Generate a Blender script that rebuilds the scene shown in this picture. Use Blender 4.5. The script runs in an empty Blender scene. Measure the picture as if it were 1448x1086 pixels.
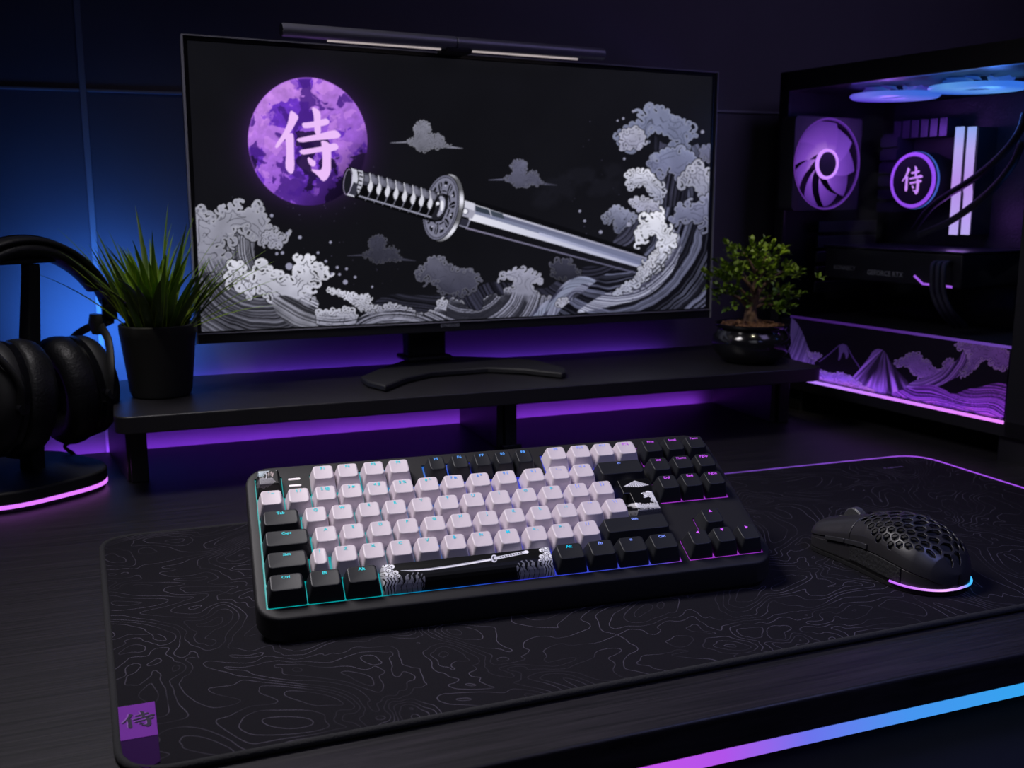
import bpy, bmesh, math, random
import numpy as np
from mathutils import Vector, Matrix

scene = bpy.context.scene
COL = scene.collection
PI = math.pi
R = math.radians
scene.view_settings.view_transform = 'Standard'
scene.view_settings.look = 'None'
scene.view_settings.exposure = 0
scene.view_settings.gamma = 1

# ---------------------------------------------------------------- camera model (f in pixels of the 1448 x 1086 frame)
F = 1450.; PITCH = math.atan((543 - 275) / F); YAW = R(21); CAM = Vector((0, 0, .28))
_fh = Vector((math.sin(YAW), math.cos(YAW), 0)); _rh = Vector((math.cos(YAW), -math.sin(YAW), 0)); _up = Vector((0, 0, 1))
def ray(u, v):
    a = (u - 724) / F; b = -(v - 543) / F
    return _fh * (math.cos(PITCH) + b * math.sin(PITCH)) + _rh * a + _up * (-math.sin(PITCH) + b * math.cos(PITCH))
def hit(u, v, p0, n):
    d = ray(u, v); n = Vector(n); t = n.dot(Vector(p0) - CAM) / n.dot(d)
    return CAM + d * t
def hz(u, v, z=0): return hit(u, v, (0, 0, z), (0, 0, 1))
def hy(u, v, y): return hit(u, v, (0, y, 0), (0, 1, 0))
def proj_np(P):
    P = np.asarray(P, float) - np.array(CAM)
    hh = P @ np.array(_fh); r = P @ np.array(_rh); z = P[..., 2]
    fw = hh * math.cos(PITCH) - z * math.sin(PITCH); up = hh * math.sin(PITCH) + z * math.cos(PITCH)
    return 724 + F * r / fw, 543 - F * up / fw

cd = bpy.data.cameras.new('camera'); cam = bpy.data.objects.new('camera', cd); COL.objects.link(cam)
cam.location = CAM; cam.rotation_euler = (PI / 2 - PITCH, 0, -YAW)
cd.sensor_width = 36; cd.lens = F / 1448 * 36; cd.clip_start = .01
cd.dof.use_dof = True; cd.dof.focus_distance = .70; cd.dof.aperture_fstop = 13
scene.camera = cam
w = bpy.data.worlds.new('world'); scene.world = w; w.use_nodes = True
w.node_tree.nodes['Background'].inputs[0].default_value = (.10, .09, .20, 1)
w.node_tree.nodes['Background'].inputs[1].default_value = .02

# ---------------------------------------------------------------- materials
def lin(c):
    return tuple(x / 12.92 if x <= .04045 else ((x + .055) / 1.055) ** 2.4 for x in c)
def mat(name, col, rough=.5, metal=0., spec=.5, emis=None, estr=0., noise=0., nscale=40., bump=0., bscale=200., coat=0., trans=0., alpha=1.):
    m = bpy.data.materials.new(name); m.use_nodes = True; nt = m.node_tree; N = nt.nodes; L = nt.links
    b = N['Principled BSDF']
    b.inputs['Base Color'].default_value = (*col, 1); b.inputs['Roughness'].default_value = rough
    b.inputs['Metallic'].default_value = metal; b.inputs['Specular IOR Level'].default_value = spec
    b.inputs['Coat Weight'].default_value = coat; b.inputs['Transmission Weight'].default_value = trans; b.inputs['Alpha'].default_value = alpha
    if emis is not None:
        b.inputs['Emission Color'].default_value = (*emis, 1); b.inputs['Emission Strength'].default_value = estr
    tc = N.new('ShaderNodeTexCoord')
    n = N.new('ShaderNodeTexNoise'); n.inputs['Scale'].default_value = nscale; n.inputs['Detail'].default_value = 4
    L.new(tc.outputs['Object'], n.inputs['Vector'])
    if noise:
        mp = N.new('ShaderNodeMapRange'); mp.inputs['To Min'].default_value = 1 - noise; mp.inputs['To Max'].default_value = 1 + noise
        L.new(n.outputs['Fac'], mp.inputs['Value'])
        mx = N.new('ShaderNodeVectorMath'); mx.operation = 'SCALE'; mx.inputs[0].default_value = col
        L.new(mp.outputs['Result'], mx.inputs['Scale']); L.new(mx.outputs[0], b.inputs['Base Color'])
    else:
        mr = N.new('ShaderNodeMapRange'); mr.inputs['To Min'].default_value = max(0, rough - .04); mr.inputs['To Max'].default_value = min(1, rough + .04)
        L.new(n.outputs['Fac'], mr.inputs['Value']); L.new(mr.outputs['Result'], b.inputs['Roughness'])
    if bump:
        n2 = N.new('ShaderNodeTexNoise'); n2.inputs['Scale'].default_value = bscale; n2.inputs['Detail'].default_value = 3
        L.new(tc.outputs['Object'], n2.inputs['Vector'])
        bp = N.new('ShaderNodeBump'); bp.inputs['Strength'].default_value = bump; bp.inputs['Distance'].default_value = .001
        L.new(n2.outputs['Fac'], bp.inputs['Height']); L.new(bp.outputs['Normal'], b.inputs['Normal'])
    return m
def glow(name, stops, axis='X', lo=0., hi=1., strength=1., space='Object', base=(.02, .02, .03)):
    """emissive material with a colour ramp along one axis of the object's own coordinates"""
    m = bpy.data.materials.new(name); m.use_nodes = True; nt = m.node_tree; N = nt.nodes; L = nt.links
    b = N['Principled BSDF']; b.inputs['Base Color'].default_value = (*base, 1); b.inputs['Roughness'].default_value = .4
    tc = N.new('ShaderNodeTexCoord'); sp = N.new('ShaderNodeSeparateXYZ'); L.new(tc.outputs[space], sp.inputs[0])
    mr = N.new('ShaderNodeMapRange'); mr.inputs['From Min'].default_value = lo; mr.inputs['From Max'].default_value = hi
    L.new(sp.outputs[axis], mr.inputs['Value'])
    cr = N.new('ShaderNodeValToRGB'); L.new(mr.outputs['Result'], cr.inputs['Fac'])
    e = cr.color_ramp.elements
    while len(e) < len(stops): e.new(.5)
    for i, (p, c) in enumerate(stops): e[i].position = p; e[i].color = (*c, 1)
    L.new(cr.outputs['Color'], b.inputs['Emission Color']); b.inputs['Emission Strength'].default_value = strength
    return m
def colmat(name, emis=0., diff=1., rough=.4, spec=.5, metal=0., coat=0.):
    """material that reads the mesh's own painted colours"""
    m = bpy.data.materials.new(name); m.use_nodes = True; nt = m.node_tree; N = nt.nodes; L = nt.links
    b = N['Principled BSDF']; a = N.new('ShaderNodeVertexColor'); a.layer_name = 'Col'
    s = N.new('ShaderNodeVectorMath'); s.operation = 'SCALE'; s.inputs['Scale'].default_value = diff
    L.new(a.outputs['Color'], s.inputs[0]); L.new(s.outputs[0], b.inputs['Base Color'])
    if emis: L.new(a.outputs['Color'], b.inputs['Emission Color']); b.inputs['Emission Strength'].default_value = emis
    b.inputs['Roughness'].default_value = rough; b.inputs['Specular IOR Level'].default_value = spec; b.inputs['Metallic'].default_value = metal; b.inputs['Coat Weight'].default_value = coat
    return m

# ---------------------------------------------------------------- object helpers
def tag(o, label=None, cat=None, group=None, kind=None):
    if label: o['label'] = label
    if cat: o['category'] = cat
    if group: o['group'] = group
    if kind: o['kind'] = kind
    return o
def thing(name, label, cat, loc=(0, 0, 0), rot=(0, 0, 0), group=None):
    o = bpy.data.objects.new(name, None); COL.objects.link(o); o.empty_display_size = .02
    o.location = loc; o.rotation_euler = rot
    return tag(o, label, cat, group)
def link(name, me, m, parent=None, loc=(0, 0, 0), rot=(0, 0, 0), smooth=35, bevel=0., seg=2, solid=0.):
    o = bpy.data.objects.new(name, me); COL.objects.link(o)
    o.location = loc; o.rotation_euler = rot
    if parent is not None: o.parent = parent
    if m is not None and not me.materials: me.materials.append(m)
    if smooth:
        me.polygons.foreach_set('use_smooth', [True] * len(me.polygons))
        if smooth < 180: me.set_sharp_from_angle(angle=R(smooth))
    if solid:
        md = o.modifiers.new('solid', 'SOLIDIFY'); md.thickness = solid; md.offset = -1
    if bevel:
        md = o.modifiers.new('bevel', 'BEVEL'); md.width = bevel; md.segments = seg; md.limit_method = 'ANGLE'; md.angle_limit = R(40); md.harden_normals = False
    return o
class MB:
    def __init__(s): s.v = []; s.f = []
    def add(s, v, f):
        k = len(s.v); s.v += [tuple(p) for p in v]; s.f += [tuple(i + k for i in q) for q in f]; return s
    def box(s, x0, x1, y0, y1, z0, z1, M=None):
        v = [Vector(p) for p in ((x0, y0, z0), (x1, y0, z0), (x1, y1, z0), (x0, y1, z0), (x0, y0, z1), (x1, y0, z1), (x1, y1, z1), (x0, y1, z1))]
        if M is not None: v = [M @ p for p in v]
        return s.add(v, [(0, 3, 2, 1), (4, 5, 6, 7), (0, 1, 5, 4), (1, 2, 6, 5), (2, 3, 7, 6), (3, 0, 4, 7)])
    def prism(s, pts, z0, z1, off=(0, 0), M=None):
        """outline (counter-clockwise) extruded from z0 up to z1; the lower face shifted by off"""
        n = len(pts); a = [Vector((p[0] + off[0], p[1] + off[1], z0)) for p in pts]; b = [Vector((p[0], p[1], z1)) for p in pts]
        v = a + b
        if M is not None: v = [M @ p for p in v]
        f = [tuple(range(n - 1, -1, -1)), tuple(range(n, 2 * n))] + [(i, (i + 1) % n, n + (i + 1) % n, n + i) for i in range(n)]
        return s.add(v, f)
    def lathe(s, prof, n=48, M=None, cap=True):
        v = []; f = []; k = len(prof)
        for i in range(n):
            t = 2 * PI * i / n
            for r, z in prof: v.append(Vector((r * math.cos(t), r * math.sin(t), z)))
        for i in range(n):
            j = (i + 1) % n
            for q in range(k - 1): f.append((i * k + q, j * k + q, j * k + q + 1, i * k + q + 1))
        if cap:
            if prof[0][0] > 1e-6: f.append(tuple(i * k for i in range(n - 1, -1, -1)))
            if prof[-1][0] > 1e-6: f.append(tuple(i * k + k - 1 for i in range(n)))
        if M is not None: v = [M @ p for p in v]
        return s.add(v, f)
    def tube(s, pts, rad, n=10, cap=True, flat=None, upv=None):
        """tube along points; rad a number or list; flat = (a, b) ellipse factors"""
        pts = [Vector(p) for p in pts]
        if not hasattr(rad, '__len__'): rad = [rad] * len(pts)
        fa, fb = flat or (1, 1)
        t0 = (pts[1] - pts[0]).normalized(); up = Vector(upv) if upv else (Vector((0, 0, 1)) if abs(t0.z) < .9 else Vector((1, 0, 0)))
        a = (up - t0 * up.dot(t0)).normalized()
        v = []; f = []
        for i, p in enumerate(pts):
            t = (pts[min(i + 1, len(pts) - 1)] - pts[max(i - 1, 0)]).normalized()
            a = (a - t * a.dot(t)).normalized(); b = t.cross(a)
            for q in range(n):
                g = 2 * PI * q / n
                v.append(p + a * (math.cos(g) * rad[i] * fa) + b * (math.sin(g) * rad[i] * fb))
        for i in range(len(pts) - 1):
            for q in range(n): f.append((i * n + q, i * n + (q + 1) % n, (i + 1) * n + (q + 1) % n, (i + 1) * n + q))
        if cap: f.append(tuple(range(n - 1, -1, -1))); f.append(tuple((len(pts) - 1) * n + q for q in range(n)))
        return s.add(v, f)
    def mesh(s, name='m'):
        me = bpy.data.meshes.new(name); me.from_pydata(s.v, [], s.f); me.validate(); me.update()
        bm = bmesh.new(); bm.from_mesh(me); bmesh.ops.recalc_face_normals(bm, faces=bm.faces); bm.to_mesh(me); bm.free()
        return me
    def build(s, name, m, parent=None, **k): return link(name, s.mesh(name), m, parent, **k)
def rrect(x0, x1, y0, y1, r, n=6):
    p = []
    for cx, cy, a in ((x1 - r, y0 + r, -90), (x1 - r, y1 - r, 0), (x0 + r, y1 - r, 90), (x0 + r, y0 + r, 180)):
        for i in range(n + 1):
            t = R(a + 90. * i / n); p.append((cx + r * math.cos(t), cy + r * math.sin(t)))
    return p
def rpoly(pts, r, n=6):
    """rounded corners for any convex-ish outline; r one radius or a list"""
    out = []; k = len(pts)
    for i in range(k):
        p0, p, p1 = Vector(pts[i - 1]), Vector(pts[i]), Vector(pts[(i + 1) % k])
        rr = r[i] if hasattr(r, '__len__') else r
        a = p + (p0 - p).normalized() * rr; b = p + (p1 - p).normalized() * rr
        for q in range(n + 1):
            t = q / n; out.append(tuple((a * (1 - t) ** 2 + p * 2 * t * (1 - t) + b * t * t)))
    return out
def spline(pts, n=8):
    """Catmull-Rom through the points"""
    P = [Vector(p) for p in pts]; P = [P[0] * 2 - P[1]] + P + [P[-1] * 2 - P[-2]]; out = []
    for i in range(1, len(P) - 2):
        for q in range(n):
            t = q / n; a, b, c, d = P[i - 1], P[i], P[i + 1], P[i + 2]
            out.append(.5 * ((2 * b) + (c - a) * t + (2 * a - 5 * b + 4 * c - d) * t * t + (3 * b - a - 3 * c + d) * t ** 3))
    out.append(P[-2]); return out
def grid_mesh(name, V, nx, ny, colors=None, close=False):
    """V (ny*nx, 3) array laid out row by row"""
    me = bpy.data.meshes.new(name)
    i = np.arange(nx - 1); j = np.arange(ny - 1); J, I = np.meshgrid(j, i, indexing='ij'); a = (J * nx + I).ravel()
    Fq = np.stack([a, a + 1, a + nx + 1, a + nx], 1)
    me.vertices.add(len(V)); me.vertices.foreach_set('co', np.asarray(V, np.float32).ravel())
    me.loops.add(Fq.size); me.loops.foreach_set('vertex_index', Fq.astype(np.int32).ravel())
    me.polygons.add(len(Fq)); me.polygons.foreach_set('loop_start', np.arange(0, Fq.size, 4, dtype=np.int32)); me.polygons.foreach_set('loop_total', np.full(len(Fq), 4, np.int32))
    me.update(calc_edges=True)
    if colors is not None:
        ca = me.color_attributes.new('Col', 'FLOAT_COLOR', 'POINT')
        c = np.ones((len(V), 4), np.float32); c[:, :3] = colors; ca.data.foreach_set('color', c.ravel())
    return me
_txt = {}
def text_mesh(s, size=1., bold=0.):
    key = (s, size, bold)
    if key in _txt: return _txt[key]
    c = bpy.data.curves.new('t', 'FONT'); c.body = s; c.size = size; c.align_x = 'CENTER'; c.align_y = 'CENTER'; c.resolution_u = 2; c.offset = bold
    o = bpy.data.objects.new('t', c); COL.objects.link(o)
    dg = bpy.context.evaluated_depsgraph_get(); dg.update()
    me = bpy.data.meshes.new_from_object(o.evaluated_get(dg)); bpy.data.objects.remove(o); bpy.data.curves.remove(c)
    me.name = 'lettering'; me.materials.clear()
    _txt[key] = me
    return me
def glyph_mesh(h, th=.0002):
    """the brush character as flat strokes, h tall, centred, in the local xy plane"""
    mb = MB()
    for i, st in enumerate(GLYPH):
        P = smooth_closed(st, 1)
        pts = [((x - .44) * h, (.5 - y) * h) for x, y in P]
        a = sum(pts[k][0] * pts[(k + 1) % len(pts)][1] - pts[(k + 1) % len(pts)][0] * pts[k][1] for k in range(len(pts)))
        if a < 0: pts = pts[::-1]
        mb.prism(pts, 0, th + i * 1e-5)
    return mb.mesh('glyph')
def area(name, loc, aim, size, power, col, spread=180, sy=None):
    l = bpy.data.lights.new(name, 'AREA'); l.energy = power; l.color = col; l.size = size
    if sy: l.shape = 'RECTANGLE'; l.size_y = sy
    l.spread = R(spread); o = bpy.data.objects.new(name, l); COL.objects.link(o); o.location = loc
    d = Vector(aim) - Vector(loc); o.rotation_euler = d.to_track_quat('-Z', 'Y').to_euler(); return o
def spot(name, loc, aim, power, col, deg=40, rad=.02, blend=.8):
    l = bpy.data.lights.new(name, 'SPOT'); l.energy = power; l.color = col; l.spot_size = R(deg); l.spot_blend = blend; l.shadow_soft_size = rad
    o = bpy.data.objects.new(name, l); COL.objects.link(o); o.location = loc
    d = Vector(aim) - Vector(loc); o.rotation_euler = d.to_track_quat('-Z', 'Y').to_euler(); return o
# ---------------------------------------------------------------- painted pictures (numpy, stored as mesh colours)
def s2l(c):
    c = np.clip(np.asarray(c, dtype=float), 0, None)
    return np.where(c <= .04045, c / 12.92, ((c + .055) / 1.055) ** 2.4)

_rg = np.random.RandomState(7)
_TAB = _rg.rand(256, 256)
def vnoise(x, y, k=0):
    x = x + k * 17.3; y = y + k * 9.7
    xi = np.floor(x).astype(int); yi = np.floor(y).astype(int)
    fx = x - xi; fy = y - yi
    fx = fx * fx * (3 - 2 * fx); fy = fy * fy * (3 - 2 * fy)
    a = _TAB[xi & 255, yi & 255]; b = _TAB[(xi + 1) & 255, yi & 255]
    c = _TAB[xi & 255, (yi + 1) & 255]; d = _TAB[(xi + 1) & 255, (yi + 1) & 255]
    return (a * (1 - fx) + b * fx) * (1 - fy) + (c * (1 - fx) + d * fx) * fy
def fbm(x, y, o=4, k=0):
    s = 0; a = .5; t = 0
    for i in range(o):
        s = s + a * vnoise(x, y, k + i); t += a; a *= .5; x, y = x * 1.62 - y * 1.22, x * 1.22 + y * 1.62
    return s / t

def smooth_closed(pts, n=3):
    p = np.array(pts, float)
    for _ in range(n):
        q = np.roll(p, -1, 0)
        a = p * .75 + q * .25; b = p * .25 + q * .75
        p = np.stack([a, b], 1).reshape(-1, 2)
    return p

class Art:
    def __init__(s, X, Y, base):
        s.X, s.Y = X, Y
        s.C = np.zeros(X.shape + (3,)) + np.array(base, float)
        s.aa = 1.0
    def box(s, x0, x1, y0, y1):
        m = (s.X > x0) & (s.X < x1) & (s.Y > y0) & (s.Y < y1)
        return np.nonzero(m)
    def put(s, idx, sd, col, alpha=1.0):
        a = np.clip(.5 - sd / s.aa, 0, 1) * alpha
        col = np.asarray(col, float)
        if col.ndim == 1: col = col[None, :]
        s.C[idx] = s.C[idx] * (1 - a[:, None]) + col * a[:, None]
    @staticmethod
    def sdpoly(x, y, P):
        P = np.asarray(P, float); n = len(P)
        d = np.full(x.shape, 1e9); ins = np.zeros(x.shape, bool)
        j = n - 1
        for i in range(n):
            ex, ey = P[j] - P[i]; wx = x - P[i][0]; wy = y - P[i][1]
            t = np.clip((wx * ex + wy * ey) / (ex * ex + ey * ey + 1e-9), 0, 1)
            bx = wx - ex * t; by = wy - ey * t
            d = np.minimum(d, bx * bx + by * by)
            if P[i][1] != P[j][1]:
                c = ((P[i][1] > y) != (P[j][1] > y)) & (x < (P[j][0] - P[i][0]) * (y - P[i][1]) / (P[j][1] - P[i][1]) + P[i][0])
                ins ^= c
            j = i
        d = np.sqrt(d)
        return np.where(ins, -d, d)
    @staticmethod
    def sdline(x, y, P, R):
        d = np.full(x.shape, 1e9)
        for i in range(len(P) - 1):
            ex, ey = P[i + 1][0] - P[i][0], P[i + 1][1] - P[i][1]
            wx = x - P[i][0]; wy = y - P[i][1]
            t = np.clip((wx * ex + wy * ey) / (ex * ex + ey * ey + 1e-9), 0, 1)
            d = np.minimum(d, np.hypot(wx - ex * t, wy - ey * t) - (R[i] * (1 - t) + R[i + 1] * t))
        return d
    def poly(s, P, col, alpha=1., sm=0, grow=0.):
        P = smooth_closed(P, sm) if sm else np.asarray(P, float)
        m = abs(grow) + 2
        idx = s.box(P[:, 0].min() - m, P[:, 0].max() + m, P[:, 1].min() - m, P[:, 1].max() + m)
        if len(idx[0]) == 0: return
        x, y = s.X[idx], s.Y[idx]
        if callable(col): col = col(x, y)
        s.put(idx, s.sdpoly(x, y, P) - grow, col, alpha)
    def line(s, P, R, col, alpha=1.):
        if not hasattr(R, '__len__'): R = [R] * len(P)
        P = np.asarray(P, float); m = max(R) + 2
        idx = s.box(P[:, 0].min() - m, P[:, 0].max() + m, P[:, 1].min() - m, P[:, 1].max() + m)
        if len(idx[0]) == 0: return
        s.put(idx, s.sdline(s.X[idx], s.Y[idx], P, R), col, alpha)
    def disc(s, x, y, r, col, alpha=1.):
        idx = s.box(x - r - 2, x + r + 2, y - r - 2, y + r + 2)
        if len(idx[0]) == 0: return
        s.put(idx, np.hypot(s.X[idx] - x, s.Y[idx] - y) - r, col, alpha)
    def foam(s, P, hi, lo, seed=1, k=1., claws=.5, outline=(.03, .03, .045), alpha=1., up=None, inner=.5, flow=None, fs=.45):
        """a froth mass: scalloped, hooked border, dark outline, dark holes and inner contour lines; k scales the detail"""
        rn = random.Random(seed)
        P = smooth_closed(P, 2)
        area = .5 * np.sum(P[:, 0] * np.roll(P[:, 1], -1) - np.roll(P[:, 0], -1) * P[:, 1])
        m = 20 * k
        idx = s.box(P[:, 0].min() - m, P[:, 0].max() + m, P[:, 1].min() - m, P[:, 1].max() + m)
        if len(idx[0]) == 0: return
        x, y = s.X[idx], s.Y[idx]
        sd = s.sdpoly(x, y, P)
        acc = 0; strokes = []; bites = []; step = 6 * k
        for i in range(len(P)):
            a, b = P[i], P[(i + 1) % len(P)]
            L = np.hypot(*(b - a)); acc += L
            if acc < step: continue
            acc = 0; step = rn.uniform(4.5, 8.5) * k
            t = (b - a) / (L + 1e-9); n = np.array([t[1], -t[0]]) * (1 if area > 0 else -1)
            if up is not None and not up(a[0], a[1]): continue
            r = rn.uniform(2.2, 4.6) * k
            c = a + n * rn.uniform(-1.8, .3) * k
            strokes.append(([c, c], [r, r]))
            if rn.random() < claws * (1.25 if n[1] > -.3 else .55):
                sg = rn.choice((-1, 1)); ang = math.atan2(n[1] + .35, n[0]) + rn.uniform(-.4, .4)
                p = np.array(c); pts = [p.copy()]; r0 = rn.uniform(1.7, 2.5) * k; rad = [r0 * 1.25]; st = rn.uniform(1.6, 2.7) * k
                nst = rn.randint(4, 7)
                for q in range(nst):
                    p = p + np.array([math.cos(ang), math.sin(ang)]) * st
                    ang += sg * rn.uniform(.35, .75)
                    pts.append(p.copy()); rad.append(r0 * (1 - .1 * q))
                rad[-1] = r0 * .9
                strokes.append((pts, rad))
            if rn.random() < .5:
                ang = math.atan2(-n[1], -n[0]) + rn.uniform(-.6, .6); q0 = a + t * 3 * k
                pts = [q0]
                for q in range(3):
                    pts.append(pts[-1] + np.array([math.cos(ang), math.sin(ang)]) * rn.uniform(1.2, 2.6) * k); ang += rn.uniform(-.6, .6)
                bites.append((pts, [1.4 * k, 1.1 * k, .9 * k, .9 * k]))
        def near(pts, rad, f, sgn):
            pa = np.array(pts); mm = max(rad) + 5
            w = (x > pa[:, 0].min() - mm) & (x < pa[:, 0].max() + mm) & (y > pa[:, 1].min() - mm) & (y < pa[:, 1].max() + mm)
            if w.any(): sd[w] = f(sd[w], sgn * s.sdline(x[w], y[w], pts, rad))
        for pts, rad in bites: near(pts, rad, np.maximum, -1)
        for pts, rad in strokes: near(pts, rad, np.minimum, 1)
        g = np.clip((y - P[:, 1].min()) / (np.ptp(P[:, 1]) + 1e-6), 0, 1)[:, None]
        col = np.array(hi) * (1 - g) + np.array(lo) * g
        n1 = fbm(x / (16 * k), y / (16 * k), 2, seed)
        col = col * (.9 + .2 * n1[:, None])
        if inner > 0:
            n2 = fbm(x / (17 * k) + n1 * .8, y / (17 * k), 2, seed + 5)
            dd = np.minimum(np.abs(sd + (3.6 + 3 * (n1 - .5)) * k), np.abs(sd + (9 + 7 * (n2 - .5)) * k))
            w = np.clip((.62 * k - dd) / (.5 * k), 0, 1) * (n2 > .5 - inner * .16)
            iso = np.abs(((n2 * 4.5) % 1) - .5) * 2
            w = np.maximum(w, np.clip((.09 - iso) / .05, 0, 1) * (n1 > .52) * np.clip((-sd - 3 * k) / 2, 0, 1)) * min(1, inner * 1.5)
            col = col * (1 - w[:, None] * .85) + np.array(outline) * w[:, None] * .85
            rim = np.clip((sd + 1.8 * k) / (1.2 * k), 0, 1)[:, None] * .16
            col = col * (1 - rim) + rim
        if flow is not None:     # the froth thins out into streaks of water below
            q = flow(x, y) + 3 * (fbm(x / 30, y / 30, 2, seed) - .5)
            v = vnoise(q * .75, q * 0 + .3, seed) * .7 + vnoise(q * 1.7, q * 0 + 2.3, seed + 1) * .3
            v = np.clip((v - .42) * 5, 0, 1)
            w = np.clip((g[:, 0] - fs + .5 * (n1 - .5)) * 3.2, 0, .85) * (1 - v)
            col = col * (1 - w[:, None]) + np.array((.09, .09, .12)) * w[:, None]
        if outline is not None: s.put(idx, sd - .9 * k, outline, alpha)
        s.put(idx, sd, col, alpha)
    def water(s, P, col, dark, coord, freq=.5, sm=2, alpha=1., seed=0, wob=3.):
        P = smooth_closed(P, sm)
        idx = s.box(P[:, 0].min() - 2, P[:, 0].max() + 2, P[:, 1].min() - 2, P[:, 1].max() + 2)
        if len(idx[0]) == 0: return
        x, y = s.X[idx], s.Y[idx]
        q = coord(x, y)
        q = q + wob * (fbm(x / 40, y / 40, 3, seed) - .5) * 2
        v = vnoise(q * freq, q * 0 + .3, seed) * .65 + vnoise(q * freq * 2.3, q * 0 + 4.3, seed + 1) * .35
        v = np.clip((v - .3) * 2.3, 0, 1)
        v = v * (.7 + .6 * fbm(x / 25, y / 25, 2, seed + 3))
        v = np.clip(v, 0, 1)[:, None]
        c = np.array(dark) * (1 - v) + np.array(col) * v
        s.put(idx, s.sdpoly(x, y, P), c, alpha)

# brush-written character, strokes as outlines in a 0..1 box (y down)
_G = [[(585,487),(605,500),(625,520),(612,545),(580,600),(545,640),(512,680),(500,668),(548,600),(572,545),(578,510)],
      [(555,618),(585,600),(598,612),(596,700),(598,780),(585,812),(562,795),(552,770),(560,700),(558,650)],
      [(640,550),(680,548),(740,535),(765,527),(782,545),(765,562),(700,572),(655,578),(643,570)],
      [(690,472),(715,478),(735,500),(733,550),(735,610),(705,612),(702,540),(700,505)],
      [(608,632),(650,622),(720,608),(790,590),(812,588),(838,612),(822,628),(770,632),(690,640),(630,650)],
      [(622,688),(680,680),(750,668),(790,655),(812,655),(825,675),(805,692),(740,695),(680,705),(635,712)],
      [(735,640),(765,645),(785,665),(783,740),(782,800),(760,838),(740,848),(715,815),(675,783),(720,792),(740,785),(742,720),(738,660)],
      [(665,722),(690,735),(708,750),(700,770),(685,770),(668,750)]]
GLYPH = [[((x - 500) / 375., (y - 472) / 375.) for x, y in st] for st in _G]      # about 0.9 wide, 1 high

def Z(pts, ox, oy, s=3.62): return [(ox + x / s, oy + y / s) for x, y in pts]

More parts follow.
